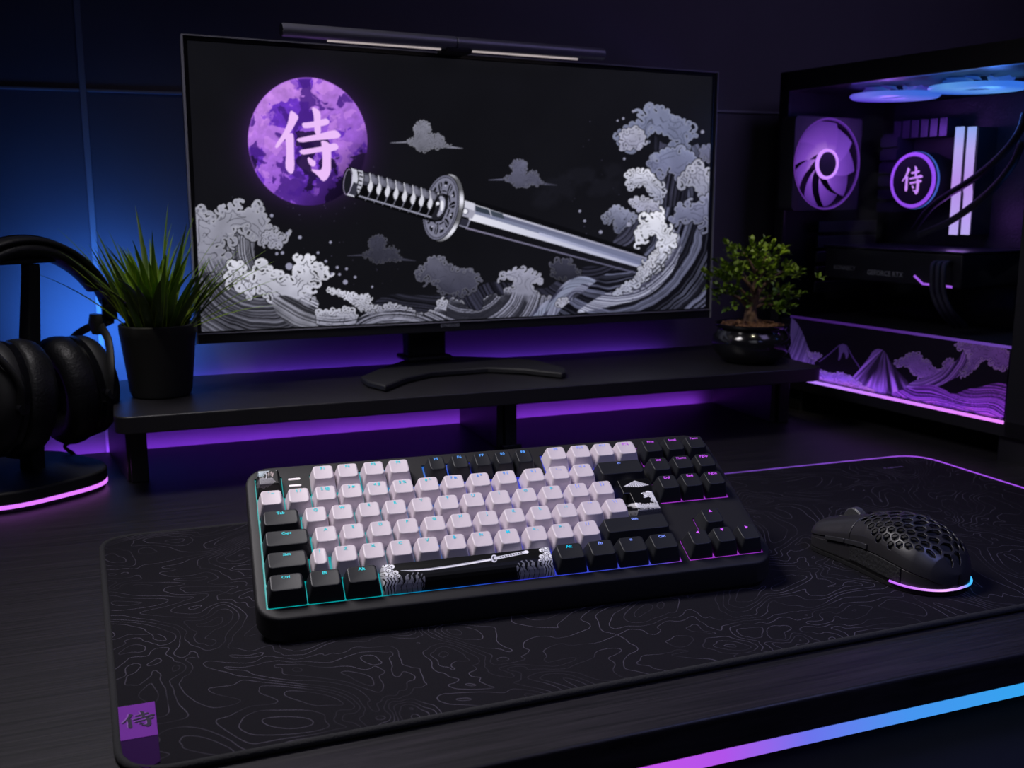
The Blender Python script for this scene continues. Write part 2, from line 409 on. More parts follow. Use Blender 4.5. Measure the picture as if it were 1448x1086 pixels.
def paint_screen(X, Y):
    A = Art(X, Y, (.068, .068, .086))
    # background: faint vignette of tone and dust
    n = fbm(X / 90, Y / 90, 3, 2)
    A.C *= (.82 + .3 * n)[..., None]
    A.C += (np.clip((X - 500) / 900, 0, 1) * .018)[..., None] * np.array([1, 1, 1.4])
    gl = np.exp(-np.clip(np.hypot(X - 434, Y - 198) - 86, 0, 400) / 14.) * .16
    A.C += gl[..., None] * np.array([.55, .2, .9])
    # moon
    cx, cy, rx, ry = 434.5, 198.5, 83.5, 89.5
    idx = A.box(cx - 95, cx + 95, cy - 100, cy + 100)
    x, y = A.X[idx], A.Y[idx]
    sd = (np.hypot((x - cx) / rx, (y - cy) / ry) - 1) * 86
    n0 = fbm(x / 30 + 3, y / 30, 3, 61); n1 = fbm(x / 24 + n0 * 1.2, y / 24 + n0, 5, 11); n2 = fbm(x / 46 + n1 * .5, y / 46, 5, 21); n3 = fbm(x / 7, y / 7, 3, 31)
    lit = .5 + .9 * (-(x - cx) * .45 - (y - cy) * .85) / 86 * .42
    def sm_(a, b, v): return np.clip((v - a) / (b - a), 0, 1)
    base = np.array([.62, .36, .93])[None] * (1 - sm_(.2, .9, lit))[:, None] * .95 + np.array([.84, .58, .98])[None] * sm_(.2, .9, lit)[:, None]
    base = base * (.9 + .25 * (n3 - .5))[:, None]
    t1 = .49 + (lit - .5) * .10
    t1 = t1 - .10 * sm_(.55, 1., lit)
    m1 = sm_(t1 + .012, t1 - .012, n2)[:, None]; m2 = sm_(.405 + .02, .405 - .02, n1 + (lit - .5) * .14)[:, None]; m3 = sm_(.57, .585, n1 + (.5 - n2) * .4)[:, None]; m4 = sm_(.36, .34, n2 + (lit - .5) * .26 + (n3 - .5) * .06)[:, None]
    col = base * (1 - m1) + np.array([.44, .22, .80]) * (.92 + .3 * (n3 - .5))[:, None] * m1
    col = col * (1 - m2 * .8) + np.array([.26, .12, .50]) * m2 * .8
    col = col * (1 - m3 * .35) + np.array([.88, .62, .98]) * m3 * .35
    col = col * (1 - m4 * .8) + np.array([.10, .06, .18]) * m4 * .8
    dim = np.clip(((x - cx) * .75 + (y - cy) * .66) / 86 - .45, 0, 1)[:, None]
    col = col * (1 - dim * .95)
    edge = np.clip((sd + 3) / 3, 0, 1)[:, None] * np.clip(.2 + (lit - .3) * 1.4, 0, 1)[:, None]
    col = col * (1 - edge * .7) + np.array([.72, .45, .95]) * edge * .7
    A.put(idx, sd, col)
    A.C[idx] = A.C[idx]
    for st in _G:
        A.poly(Z(st, 250, 20), (.92, .74, .98), sm=1, grow=.3)
    # far clouds and dust
    def cloud(pts, disc, col, al=1.):
        for (u, v, r) in disc: A.disc(u, v, r, col, al)
        for P, R in pts: A.line(P, R, col, al)
    def puff(cx_, cy_, k_, c_, sd_):
        A.line([(cx_ - 46 * k_, cy_ + 10 * k_), (cx_ - 22 * k_, cy_ + 9 * k_), (cx_, cy_ + 14 * k_), (cx_ + 30 * k_, cy_ + 15 * k_), (cx_ + 56 * k_, cy_ + 18 * k_)], [.3, 1.4 * k_, 4 * k_, 2.2 * k_, .3], c_)
        P_c = [(-24, 10), (-20, 4), (-12, 3), (-9, -4), (-15, -10), (-9, -18), (0, -22), (9, -18), (12, -9), (9, -2), (15, 1), (20, -3), (28, 1), (30, 9), (38, 14), (26, 18), (16, 17), (8, 20), (-4, 22), (-10, 18), (-14, 12)]
        A.foam([(cx_ + a_ * k_, cy_ + b_ * k_) for a_, b_ in P_c], c_, tuple(q * .8 for q in c_), sd_, .5 * k_, .35, outline=(.05, .05, .06), inner=.25)
    puff(596, 190, 1., (.50, .50, .56), 3); puff(732, 243, .95, (.38, .38, .47), 4); puff(531, 350, .95, (.23, .23, .29), 6)
    for (u, v, r) in ((790, 262, 26), (820, 248, 22), (850, 262, 22), (770, 280, 20), (870, 240, 18)):
        idx = A.box(u - 40, u + 40, v - 30, v + 30)
        d = np.hypot((A.X[idx] - u) / 1.6, A.Y[idx] - v) - r * .6 + 16 * (fbm(A.X[idx] / 14, A.Y[idx] / 14, 3, 5) - .5)
        A.put(idx, d * .12, (.115, .115, .15), .45)
    rn = random.Random(3)
    for _ in range(110):
        u = rn.choice([rn.uniform(285, 500), rn.uniform(400, 560), rn.uniform(800, 1000)]); v = rn.uniform(230, 420) if u < 600 else rn.uniform(160, 400)
        A.disc(u, v, rn.uniform(.4, .9), (.35, .33, .45), rn.uniform(.2, .6))
    # distant sea line
    A.water(Z([(1000,730),(1100,700),(1200,715),(1448,700),(1448,860),(900,860)], 250, 220), (.20, .20, .26), (.06, .06, .08), lambda x, y: y + 6 * np.sin(x / 26), .8)
    A.water(Z([(0,620),(120,700),(200,640),(330,650),(500,690),(560,640),(700,560),(820,570),(900,560),(1000,600),(1000,800),(0,820)], 630, 220), (.22, .22, .29), (.06, .06, .085), lambda x, y: np.hypot(x - 830, y - 330) * .9, .6)
    # ---- left wave
    A.foam(Z([(1205,600),(1230,570),(1265,545),(1290,510),(1330,505),(1365,530),(1390,565),(1448,570),(1530,600),(1560,640),(1448,720),(1340,700),(1300,620),(1240,640)], 250, 220), (.38, .38, .45), (.20, .20, .26), 4, .9, .4, inner=.2)
    A.water(Z([(60,300),(330,330),(400,410),(380,500),(400,600),(560,760),(760,840),(1100,860),(1500,1000),(60,1200),(-300,900)], 250, 220), (.47, .47, .53), (.07, .07, .09), lambda x, y: np.hypot((x - 372), (y - 345)) * 1., .55, seed=3, wob=4)
    A.water(Z([(230,430),(300,395),(395,405),(385,470),(385,540),(410,600),(330,590),(280,530),(235,480)], 250, 220), (.60, .60, .66), (.05, .05, .07), lambda x, y: np.hypot((x - 388) * 1.2, (y - 340) * .8), .8, seed=6, wob=1)
    A.foam(Z([(60,275),(110,262),(150,265),(165,290),(190,312),(235,300),(215,268),(228,240),(262,238),(290,218),(322,235),(330,265),(365,262),(400,245),(430,265),(445,300),(470,330),(468,352),(500,362),(522,388),(530,420),(505,440),(470,430),(440,445),(405,430),(385,395),(340,360),(285,352),(250,385),(290,400),(295,425),(255,435),(225,430),(222,470),(270,520),(300,560),(200,640),(60,700)], 250, 220), (.60, .60, .66), (.46, .46, .52), 8, 1.25, .45, inner=.38, flow=lambda x, y: np.hypot((x - 372), (y - 345)), fs=.7)
    A.foam(Z([(440,380),(500,365),(525,395),(528,450),(500,455),(455,450),(430,430)], 250, 220), (.58, .58, .64), (.55, .55, .62), 9, .75, .8, inner=.7)
    A.foam(Z([(250,570),(300,525),(330,545),(345,590),(400,600),(405,555),(430,535),(460,550),(480,592),(515,590),(540,618),(592,600),(600,560),(595,525),(622,505),(665,500),(695,525),(705,555),(745,555),(765,590),(735,600),(700,605),(700,650),(670,675),(640,660),(650,705),(700,722),(690,770),(640,800),(560,790),(500,740),(440,720),(425,690),(380,690),(350,730),(335,690),(300,650),(240,640)], 250, 220), (.80, .80, .85), (.66, .66, .73), 12, 1.25, .55, inner=.62, flow=lambda x, y: np.hypot(x - 480, y - 330), fs=.75)
    A.water(Z([(440,720),(560,700),(660,780),(760,800),(900,850),(1000,880),(560,900)], 250, 220), (.62, .62, .68), (.10, .10, .12), lambda x, y: np.hypot(x - 470, (y - 250) * .8), .8, seed=9, wob=3)
    A.foam(Z([(690,800),(740,785),(790,790),(850,770),(885,790),(920,830),(1010,850),(1000,900),(700,890)], 250, 220), (.72, .72, .78), (.5, .5, .57), 15, .8, .5, up=lambda x, y: y < 446, inner=.5, flow=lambda x, y: np.hypot(x - 470, y - 350), fs=.3)
    A.foam(Z([(755,670),(790,680),(850,690),(930,715),(960,700),(975,725),(950,760),(1010,760),(1040,775),(990,800),(930,790),(880,750),(820,715),(770,690)], 250, 220), (.80, .80, .86), (.6, .6, .66), 18, .6, .4, inner=.5)
    A.foam(Z([(900,830),(1000,785),(1060,760),(1100,752),(1150,770),(1200,805),(1300,800),(1330,750),(1370,740),(1410,745),(1448,740),(1448,880),(900,900)], 250, 220), (.66, .66, .73), (.45, .45, .52), 21, .8, .35, up=lambda x, y: y < 444, inner=.4, flow=lambda x, y: np.hypot((x - 555) * .55, y - 480), fs=.2)
    # ---- middle waves
    A.foam(Z([(525,590),(545,545),(590,520),(635,535),(650,570),(700,590),(650,640),(560,640)], 630, 220), (.25, .25, .32), (.13, .13, .17), 23, .8, .4, inner=.2)
    A.foam(Z([(-10,800),(0,750),(40,735),(80,760),(140,800),(180,790),(185,740),(215,715),(260,715),(270,745),(300,690),(345,650),(350,625),(300,620),(275,640),(280,600),(320,590),(375,575),(440,580),(480,610),(480,650),(440,640),(430,670),(460,710),(500,730),(540,720),(540,850),(-10,860)], 630, 220), (.58, .58, .66), (.50, .50, .58), 27, .85, .5, up=lambda x, y: y < 428, inner=.35, flow=lambda x, y: np.hypot(x - 660, (y - 390)), fs=.32)
    A.water(Z([(410,830),(480,760),(540,730),(590,660),(650,620),(720,615),(780,640),(800,700),(900,720),(950,860),(400,860)], 630, 220), (.55, .56, .66), (.22, .22, .30), lambda x, y: (y - 400) * .6 - np.hypot(x - 815, y - 420) * .8, .5, seed=12)
    A.poly(Z([(560,730),(600,670),(650,625),(700,615),(750,630),(775,655),(700,650),(640,690),(590,740),(470,830),(420,830)], 630, 220), lambda x, y: np.array((.50, .52, .62)) * (.55 + .7 * vnoise(np.hypot(x - 815, y - 450) * 1.1, y * .02, 4))[:, None], sm=2)
    A.poly(Z([(655,700),(690,705),(700,760),(760,815),(650,815),(640,740)], 630, 220), (.12, .12, .16), .8, sm=2)
    A.foam(Z([(550,750),(590,720),(650,760),(655,790),(600,780)], 630, 220), (.68, .68, .76), (.6, .6, .68), 30, .6, .6, inner=.5)
    A.foam(Z([(740,680),(790,650),(800,630),(840,630),(850,660),(815,670),(830,720),(800,740),(750,715)], 630, 220), (.76, .76, .82), (.6, .6, .68), 31, .6, .6, inner=.5)
    # ---- right wave: bodies
    RC = lambda x, y: np.hypot((x - 868), (y - 285) * .82)
    A.water(Z([(820,600),(900,560),(1010,520),(1060,420),(1060,200),(1100,20),(1400,-120),(1500,850),(1400,950),(500,950),(560,800),(700,700)], 630, 220), (.38, .39, .49), (.05, .05, .075), RC, .5, seed=14, wob=6)
    A.water(Z([(1040,-150),(1100,-60),(1170,-70),(1230,0),(1250,200),(1180,260),(1110,260),(1130,160),(1110,80),(1060,-40)], 630, 220), (.26, .26, .34), (.05, .05, .07), lambda x, y: x + (y - 200) * .12, .5, seed=15, wob=3)
    A.water(Z([(840,450),(900,380),(960,300),(1040,260),(1080,300),(960,440),(900,470)], 630, 220), (.38, .38, .48), (.10, .10, .14), lambda x, y: np.hypot(x - 850, y - 300), .7, seed=16)
    # katana blade (in front of the far water, behind the curling crest)
    def P_(pts): return Z(pts, 480, 220, 6.58)
    A.poly([(652, 281), (672, 283), (760, 309), (905, 356), (916, 366), (915, 384), (905, 384), (800, 356), (655, 319)], (.045, .045, .06), grow=1)
    def strip(a0, a1, b0, b1, c, c2=None):
        pts = [a0, a1, b1, b0]
        if c2 is None: A.poly(pts, c)
        else: A.poly(pts, lambda x, y: np.array(c)[None, :] + (np.array(c2) - np.array(c))[None, :] * np.clip((x - a0[0]) / (a1[0] - a0[0]), 0, 1)[:, None])
    strip((660, 285), (915, 364), (660, 289), (915, 367), (.80, .80, .86), (.55, .55, .65))
    strip((660, 288), (915, 367), (660, 297), (915, 373), (.36, .37, .46), (.46, .48, .60))
    strip((660, 293), (915, 371), (660, 299), (915, 375), (.50, .52, .62), (.42, .44, .56))
    strip((660, 298), (908, 374), (660, 309), (905, 380), (.88, .88, .93), (.66, .67, .78))
    strip((760, 327), (905, 371.5), (760, 331), (905, 375), (.72, .73, .84), (.45, .47, .6))
    strip((658, 308.5), (905, 379), (658, 318), (902, 385), (.06, .06, .075), (.09, .09, .12))
    strip((655, 319), (902, 385.5), (655, 321.5), (902, 387.5), (.52, .50, .60), (.34, .34, .44))
    A.poly(P_([(1240,450),(1375,490),(1400,545),(1250,505)]), (.20, .23, .28)); A.line(P_([(1240,445),(1375,487),(1395,550)]), .5, (.85, .85, .9))
    A.poly(P_([(1380,495),(1500,530),(1520,580),(1410,550)]), (.24, .27, .32))
    # right crests
    A.foam(Z([(870,630),(885,590),(930,562),(975,548),(978,505),(1012,478),(1070,468),(1115,482),(1150,505),(1158,540),(1200,525),(1243,548),(1250,578),(1283,595),(1278,632),(1240,622),(1232,655),(1260,700),(1200,700),(1150,690),(1160,640),(1120,610),(1080,590),(1030,600),(1010,640),(975,660),(940,690),(900,690)], 630, 20), (.47, .49, .60), (.40, .42, .53), 33, 1.12, .45, inner=.3)
    A.foam(Z([(880,640),(895,590),(950,575),(1000,590),(1020,640),(990,680),(940,670),(900,690)], 630, 20), (.66, .66, .74), (.6, .6, .7), 34, .8, .55, inner=.6)
    A.foam(Z([(1295,690),(1320,668),(1360,665),(1360,760),(1310,740)], 630, 20), (.42, .43, .54), (.4, .4, .5), 35, .8, .3, inner=.3)
    A.foam(Z([(1040,790),(1040,740),(1100,700),(1150,685),(1200,680),(1260,705),(1280,740),(1260,780),(1190,830),(1160,810),(1120,800),(1090,820),(1060,800)], 630, 20), (.48, .50, .62), (.42, .43, .55), 36, 1.12, .5, inner=.25)
    A.foam(Z([(1180,860),(1190,830),(1230,800),(1280,755),(1330,790),(1360,800),(1360,1000),(1310,960),(1290,900),(1250,860),(1210,880)], 630, 20), (.66, .66, .74), (.42, .43, .52), 37, 1.06, .5, inner=.5)
    A.foam(Z([(920,830),(945,795),(1000,785),(1040,790),(1060,830),(1100,870),(1110,930),(1090,960),(1060,930),(1040,880),(1000,860),(960,870),(940,890)], 630, 20), (.84, .84, .90), (.55, .56, .66), 38, .75, .6, inner=.45)
    A.foam(Z([(945,950),(975,935),(1010,930),(1050,940),(1100,980),(1090,1010),(1040,990),(1000,1010),(960,980)], 630, 20), (.72, .72, .80), (.6, .6, .7), 39, .75, .5, inner=.5)
    A.foam(Z([(800,320),(830,270),(875,245),(920,275),(980,300),(960,330),(920,360),(880,400),(870,340),(840,330),(815,350)], 630, 220), (.56, .57, .67), (.30, .31, .40), 40, .8, .55, inner=.4)
    A.foam(Z([(1145,320),(1180,300),(1180,250),(1230,240),(1290,240),(1330,200),(1360,200),(1360,340),(1310,380),(1290,340),(1240,320),(1200,330),(1160,350)], 630, 220), (.52, .53, .64), (.38, .39, .5), 41, 1.12, .5, inner=.35)
    A.water(Z([(1110,380),(1180,370),(1215,440),(1190,560),(1100,680),(1000,740),(860,770),(740,800),(640,815),(820,700),(900,690),(1000,620),(1080,540),(1100,450)], 630, 220), (.74, .75, .84), (.26, .26, .34), RC, .95, seed=18, wob=2)
    A.foam(Z([(970,400),(1000,340),(1040,300),(1075,285),(1110,310),(1110,350),(1170,390),(1185,440),(1140,500),(1110,560),(1060,600),(1010,640),(990,640),(1060,560),(1090,500),(1095,440),(1080,400),(1050,390),(1020,410),(1000,455),(985,450),(990,420)], 630, 220), (.88, .88, .93), (.72, .73, .82), 43, 1.06, .5, inner=.25, flow=RC, fs=.6)
    A.foam(Z([(985,590),(1030,545),(1060,500),(1075,480),(1080,520),(1040,600),(1000,650),(950,690),(880,700),(850,720),(900,670),(940,640),(975,630)], 630, 220), (.78, .78, .84), (.6, .61, .7), 44, .7, .6, inner=.5)
    for _ in range(46):
        t = rn.uniform(0, 1); u = 900 + 60 * t + rn.uniform(-16, 16); v = 415 - 60 * t + rn.uniform(-10, 10)
        A.disc(u + 8, v, rn.uniform(.6, 1.5), (.12, .12, .17), .8)
    for u, v, r in ((818, 297, 2), (848, 327, 2.6), (825, 311, 2), (888, 316, 3), (893, 151 + 5, 2), (879, 166, 1.8), (992, 185, 2.6), (871, 169, 1.6), (881, 223, 1.8), (403, 327, 2), (421, 333, 2.6), (464, 340, 2), (446, 355, 2), (388, 356, 2.2), (396, 355, 2.4), (457, 367, 2), (465, 385, 2), (476, 386, 2), (486, 378, 2), (484, 397, 3.4), (498, 390, 2), (522, 404, 1.6), (473, 376, 2.2), (405, 374, 5), (382, 302, 2.5)):
        A.disc(u, v, r, (.62, .62, .72), .9)
    # ---- katana hilt and guard
    k0 = (.035, .035, .045); md = (.42, .42, .50); hi = (.86, .86, .92)
    # scabbard collar behind the guard
    A.poly(P_([(1110,395),(1245,435),(1245,520),(1215,575),(1120,550)]), (.62, .62, .69)); A.poly(P_([(1140,400),(1240,432),(1235,500),(1150,470)]), (.80, .80, .86))
    A.poly(P_([(1100,560),(1195,590),(1165,655),(1080,630)]), (.17, .17, .22)); A.line(P_([(1080,632),(1165,658),(1195,590)]), .8, (.55, .55, .64))
    A.disc(*P_([(1155, 508)])[0], 4.6, (.45, .45, .52)); A.disc(*P_([(1152, 506)])[0], 3.2, (.92, .92, .96))
    def ell(cx, cy, a, b, rot, n=48):
        r = math.radians(rot)
        return [(cx + a * math.cos(t) * math.cos(r) - b * math.sin(t) * math.sin(r), cy + a * math.cos(t) * math.sin(r) + b * math.sin(t) * math.cos(r)) for t in [2 * math.pi * i / n for i in range(n)]]
    tc = P_([(925, 470)])[0]
    A.poly(ell(tc[0] + 5.5, tc[1] + .5, 25.5, 48.5, 12), k0, grow=1.2)
    A.poly(ell(tc[0] + 5.5, tc[1] + .5, 25.5, 48.5, 12), lambda x, y: np.stack([np.clip(.55 + .35 * np.sin((y - 270) / 7.), .35, .95)] * 3, 1) * np.array([1, 1, 1.06]))
    A.poly(ell(tc[0], tc[1], 24.5, 47, 12), k0, grow=.6)
    A.poly(ell(tc[0], tc[1], 24.2, 46.5, 12), md)
    A.poly(ell(tc[0], tc[1], 22.3, 44, 12), (.08, .08, .10))
    A.poly(ell(tc[0], tc[1], 21.6, 43.2, 12), (.47, .47, .55))
    def inside(u, v): # guard-local to picture
        r = math.radians(12); a, b = 21.6 * u, 43.2 * v
        return (tc[0] + a * math.cos(r) - b * math.sin(r), tc[1] + a * math.sin(r) + b * math.cos(r))
    for i in range(14):
        t = 2 * math.pi * (i + .5) / 14
        if i % 2:
            c1 = [inside(math.cos(t + d) * q, math.sin(t + d) * q) for d, q in ((-.16, .9), (.16, .9), (.1, .52), (-.1, .52))]
            A.poly(c1, (.04, .04, .055), sm=1)
            A.line([inside(math.cos(t) * .86, math.sin(t) * .86), inside(math.cos(t + .05) * .6, math.sin(t + .05) * .6)], .8, (.5, .5, .58))
        else:
            A.poly([inside(math.cos(t + d) * q, math.sin(t + d) * q) for d, q in ((-.2, .9), (.2, .9), (.0, .66))], (.04, .04, .055), sm=1)
            A.line([inside(math.cos(t + d) * .56, math.sin(t + d) * .56) for d in (-.2, 0, .2)], .9, (.06, .06, .08))
            A.disc(*inside(math.cos(t) * .74, math.sin(t) * .74), 1.5, (.7, .7, .78))
    # hilt
    A.poly(P_([(150,120),(990,355),(985,470),(930,590),(850,600),(130,375)]), k0, grow=.6)
    A.poly(P_([(210,140),(900,335),(860,430),(190,250)]), (.24, .24, .29))
    A.poly(P_([(210,160),(890,350),(870,400),(195,215)]), (.40, .40, .46))
    A.line(P_([(150,355),(840,562)]), 1., (.62, .62, .7))
    for i in range(9):
        x0 = 232 + i * 79; y0 = 165 + i * 22.6
        A.poly(P_([(x0 + 30, y0 - 22), (x0 + 42, y0 - 18), (x0 + 54, y0 + 50), (x0 + 66, y0 + 100), (x0 + 54, y0 + 160), (x0 + 30, y0 + 182), (x0 + 12, y0 + 150), (x0 + 8, y0 + 110), (x0 + 36, y0 + 60)]), (.06, .06, .08), sm=1, grow=.5)
        A.poly(P_([(x0 + 30, y0 - 22), (x0 + 42, y0 - 18), (x0 + 54, y0 + 50), (x0 + 66, y0 + 98), (x0 + 50, y0 + 150), (x0 + 34, y0 + 170), (x0 + 16, y0 + 140), (x0 + 14, y0 + 104), (x0 + 38, y0 + 60)]), (.82, .82, .87), sm=1)
        A.line(P_([(x0 + 36, y0 + 160), (x0 + 20, y0 + 200), (x0 - 8, y0 + 232)]), .6, (.5, .5, .57))
        A.disc(*P_([(x0 + 90, y0 + 106)])[0], 2.6, (.02, .02, .03))
        A.line(P_([(x0 + 60, y0 + 10), (x0 + 64, y0 + 45)]), 3.2, (.50, .50, .57), .6)
    # pommel
    A.poly(P_([(60,100),(105,95),(150,118),(205,128),(215,180),(180,340),(135,375),(45,350),(12,290),(15,215),(35,140)]), (.03, .03, .04), grow=.6)
    A.poly(P_([(95,98),(150,118),(160,200),(120,370),(50,352),(95,250),(108,150)]), (.78, .78, .84))
    A.poly(P_([(118,230),(165,250),(140,360),(70,340)]), (.20, .20, .25))
    A.poly(P_([(155,118),(205,128),(212,180),(200,260),(160,345),(145,300),(165,220),(168,150)]), (.72, .72, .78))
    for q in ((180, 140), (190, 175), (178, 215), (172, 255), (166, 295)): A.line(P_([(q[0] - 12, q[1]), (q[0] + 12, q[1] + 8)]), .9, (.06, .06, .08))
    A.poly(ell(*P_([(62, 228)])[0], 6.0, 18.4, 8), (.66, .60, .76)); A.poly(ell(*P_([(63, 228)])[0], 5.2, 17.4, 8), (.10, .10, .13))
    # ferrule at the guard
    A.poly(P_([(890,350),(950,350),(985,400),(980,480),(940,560),(870,590),(830,560),(870,500),(895,430)]), (.12, .12, .15), sm=1, grow=.5)
    A.poly(P_([(905,360),(950,365),(970,420),(950,510),(900,560),(885,540),(915,480),(920,420)]), (.62, .62, .7), sm=1)
    A.poly(P_([(925,400),(950,410),(950,480),(925,510),(918,450)]), (.92, .92, .96), sm=1); A.disc(*P_([(895, 432)])[0], 2.6, (.9, .9, .95))
    return np.clip(A.C, 0, 1)
# ---------------------------------------------------------------- materials used all over
PUR = (.28, .05, .85); BLU = (.03, .16, .95); MAG = (.62, .12, .95); CYA = (.0, .62, .70)
M_blk = mat('black_plastic', (.012, .012, .014), .42, noise=.1, bump=.05, bscale=900)
M_soft = mat('soft_black', (.010, .010, .012), .6, noise=.15, bump=.08, bscale=700)
M_gloss = mat('gloss_black', (.006, .006, .008), .12, noise=.1)
M_metal = mat('dark_metal', (.05, .05, .06), .32, metal=.8, noise=.1)
WALLY = 1.208
def wall_mat(name, col, rough=.75):
    return mat(name, col, rough, noise=.12, nscale=14, bump=.12, bscale=260)
M_wall = wall_mat('wall_paint', (.13, .12, .16)); M_room = wall_mat('room_paint', (.05, .05, .07))
def struct(name, mb, m, **k):
    return tag(mb.build(name, m, **k), kind='structure')
struct('floor', MB().box(-1.6, 2.6, -1.2, 1.32, -.79, -.74), mat('dark_floor', (.03, .03, .04), .5, noise=.2, nscale=8))
struct('wall_back', MB().box(-1.6, 2.6, WALLY, WALLY + .05, -.74, 1.66), M_wall)
struct('wall_left', MB().box(-1.65, -1.6, -1.2, WALLY, -.74, 1.66), M_room)
struct('wall_right', MB().box(2.6, 2.65, -1.2, WALLY, -.74, 1.66), M_room)
struct('wall_front', MB().box(-1.6, 2.6, -1.25, -1.2, -.74, 1.66), M_room)
struct('ceiling', MB().box(-1.6, 2.6, -1.2, WALLY, 1.66, 1.70), M_room)
# shallow strips for the wall's panel grooves; lighter colour paints the light they catch
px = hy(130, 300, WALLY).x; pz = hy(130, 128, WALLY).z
M_trim = wall_mat('lit_groove_paint', (.30, .30, .36), .5)
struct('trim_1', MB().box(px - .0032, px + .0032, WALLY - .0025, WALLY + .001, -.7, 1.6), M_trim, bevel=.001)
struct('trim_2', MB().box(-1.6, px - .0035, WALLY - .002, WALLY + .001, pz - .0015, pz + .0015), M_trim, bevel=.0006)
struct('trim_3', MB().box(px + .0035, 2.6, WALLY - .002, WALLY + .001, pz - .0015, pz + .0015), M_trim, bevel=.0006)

# ---------------------------------------------------------------- desk
def wood_mat():
    m = bpy.data.materials.new('dark_wood'); m.use_nodes = True; N = m.node_tree.nodes; L = m.node_tree.links; b = N['Principled BSDF']
    tc = N.new('ShaderNodeTexCoord'); mp = N.new('ShaderNodeMapping'); mp.inputs['Scale'].default_value = (2.6, 95, 20); L.new(tc.outputs['Object'], mp.inputs[0])
    n = N.new('ShaderNodeTexNoise'); n.inputs['Scale'].default_value = 4; n.inputs['Detail'].default_value = 8; n.inputs['Roughness'].default_value = .65; n.inputs['Distortion'].default_value = .4
    L.new(mp.outputs[0], n.inputs['Vector'])
    cr = N.new('ShaderNodeValToRGB'); e = cr.color_ramp.elements; e[0].position = .35; e[0].color = (.006, .006, .008, 1); e[1].position = .7; e[1].color = (.023, .020, .026, 1)
    L.new(n.outputs['Fac'], cr.inputs[0]); L.new(cr.outputs[0], b.inputs['Base Color'])
    b.inputs['Roughness'].default_value = .42; b.inputs['Specular IOR Level'].default_value = .4
    bp = N.new('ShaderNodeBump'); bp.inputs['Strength'].default_value = .25; bp.inputs['Distance'].default_value = .0006
    L.new(n.outputs['Fac'], bp.inputs['Height']); L.new(bp.outputs[0], b.inputs['Normal'])
    return m
M_wood = wood_mat()
desk = thing('desk', 'wide black wood-grain desk carrying the keyboard, monitor riser and computer', 'desk', (.4, .8, -.74))
def dk(mb, name, m, **k): return mb.build(name, m, desk, loc=(-.4, -.8, .74), **k)
dk(MB().box(-1.2, 2.0, .4425, 1.19, -.0215, 0), 'desktop', M_wood, bevel=.0022, seg=3)
dk(MB().box(-1.15, 1.95, .462, .480, -.40, -.022), 'front_panel', mat('panel_black', (.10, .10, .13), .6, noise=.1))
for x in (-1.1, 1.85):
    for y in (.50, 1.12): dk(MB().box(x, x + .06, y, y + .06, -.74, -.022), 'leg', M_blk, bevel=.003)
strip = thing('desk_light_strip', 'purple to blue glowing light bar under the front edge of the desk', 'led strip', (.4, .4505, -.06))
zs = .5 * (hy(1448, 976, .444).z + hy(1214, 1028, .444).z)
M_strip = glow('strip_glow', [(0, (.62, .10, .95)), (.16, (.50, .10, .95)), (.36, (.17, .20, .98)), (.6, (.07, .34, 1.)), (1, (.03, .45, 1.))], 'X', -.15, .14, .86)
hs = (hy(1448, 967, .444).z - hy(1448, 985, .444).z) / 2 * .66; zs = min(zs - hs * .15, -.0225 - hs - .002)
MB().prism(rrect(-1.5, 1.5, -hs, hs, .002, 3), 0, .004, M=Matrix.Rotation(R(90), 4, 'X')).build('diffuser', M_strip, strip, loc=(0, -.002, zs + .06))
MB().box(-1.5, 1.5, .0005, .011, -hs - .003, hs + .003).build('housing', M_blk, strip, loc=(0, -.002, zs + .06), bevel=.001)

# ---------------------------------------------------------------- riser shelf
ZR = .079
riser = thing('monitor_riser', 'long black monitor shelf with rounded corners standing at the back of the desk', 'monitor stand', (.385, 1.08, 0))
M_riser = mat('riser_black', (.016, .015, .018), .40, noise=.15, bump=.04, bscale=500)
def rs(mb, name, m=M_riser, **k): return mb.build(name, m, riser, loc=(-.385, -1.08, 0), **k)
rs(MB().prism(rrect(-.012, .776, .985, 1.192, .016, 8), ZR - .0165, ZR), 'shelf_board', bevel=.0012, seg=3)
for x0, x1, sk in ((-.003, .003, -.018), (.385, .393, 0), (.748, .756, 0)):
    rs(MB().prism([(x0, 1.05), (x1, 1.05), (x1 + sk, 1.185), (x0 + sk, 1.185)], 0, ZR - .017), 'side_panel', bevel=.001)
for x0, x1 in ((.000, .0165), (.393, .407), (.756, .771)):
    rs(MB().box(x0, x1, 1.045, 1.062, .0, ZR - .017), 'leg', bevel=.0012)
rs(MB().box(.389, .411, 1.04, 1.066, 0, .005), 'foot', bevel=.001)

# ---------------------------------------------------------------- hidden wall-wash strips behind shelf and desk
def led(name, label, x0, x1, y, z, stops, st, h=.004):
    t = thing(name, label, 'led strip', ((x0 + x1) / 2, y, z)); L_ = (x1 - x0) / 2
    MB().box(-L_, L_, 0, .003, -h / 2, h / 2).build('light_tape', glow(name + '_glow', stops, 'X', -L_, L_, st), t)
    MB().box(-L_, L_, -.003, -.0004, -h / 2 - .001, h / 2 + .001).build('channel', M_blk, t)
led('wall_light_strip', 'purple light tape along the back edge of the desk washing the lower wall', -.9, .742, 1.1925, -.006, [(0, PUR), (.5, PUR), (1, (.34, .05, .85))], 11, .008)
led('shelf_light_strip', 'blue to purple light tape along the rear edge of the monitor shelf', -.005, .70, 1.1950, .066, [(0, BLU), (.10, (.08, .09, .9)), (.2, (.19, .05, .85)), (.9, (.20, .05, .8)), (1, (.03, .01, .1))], 9, .008)

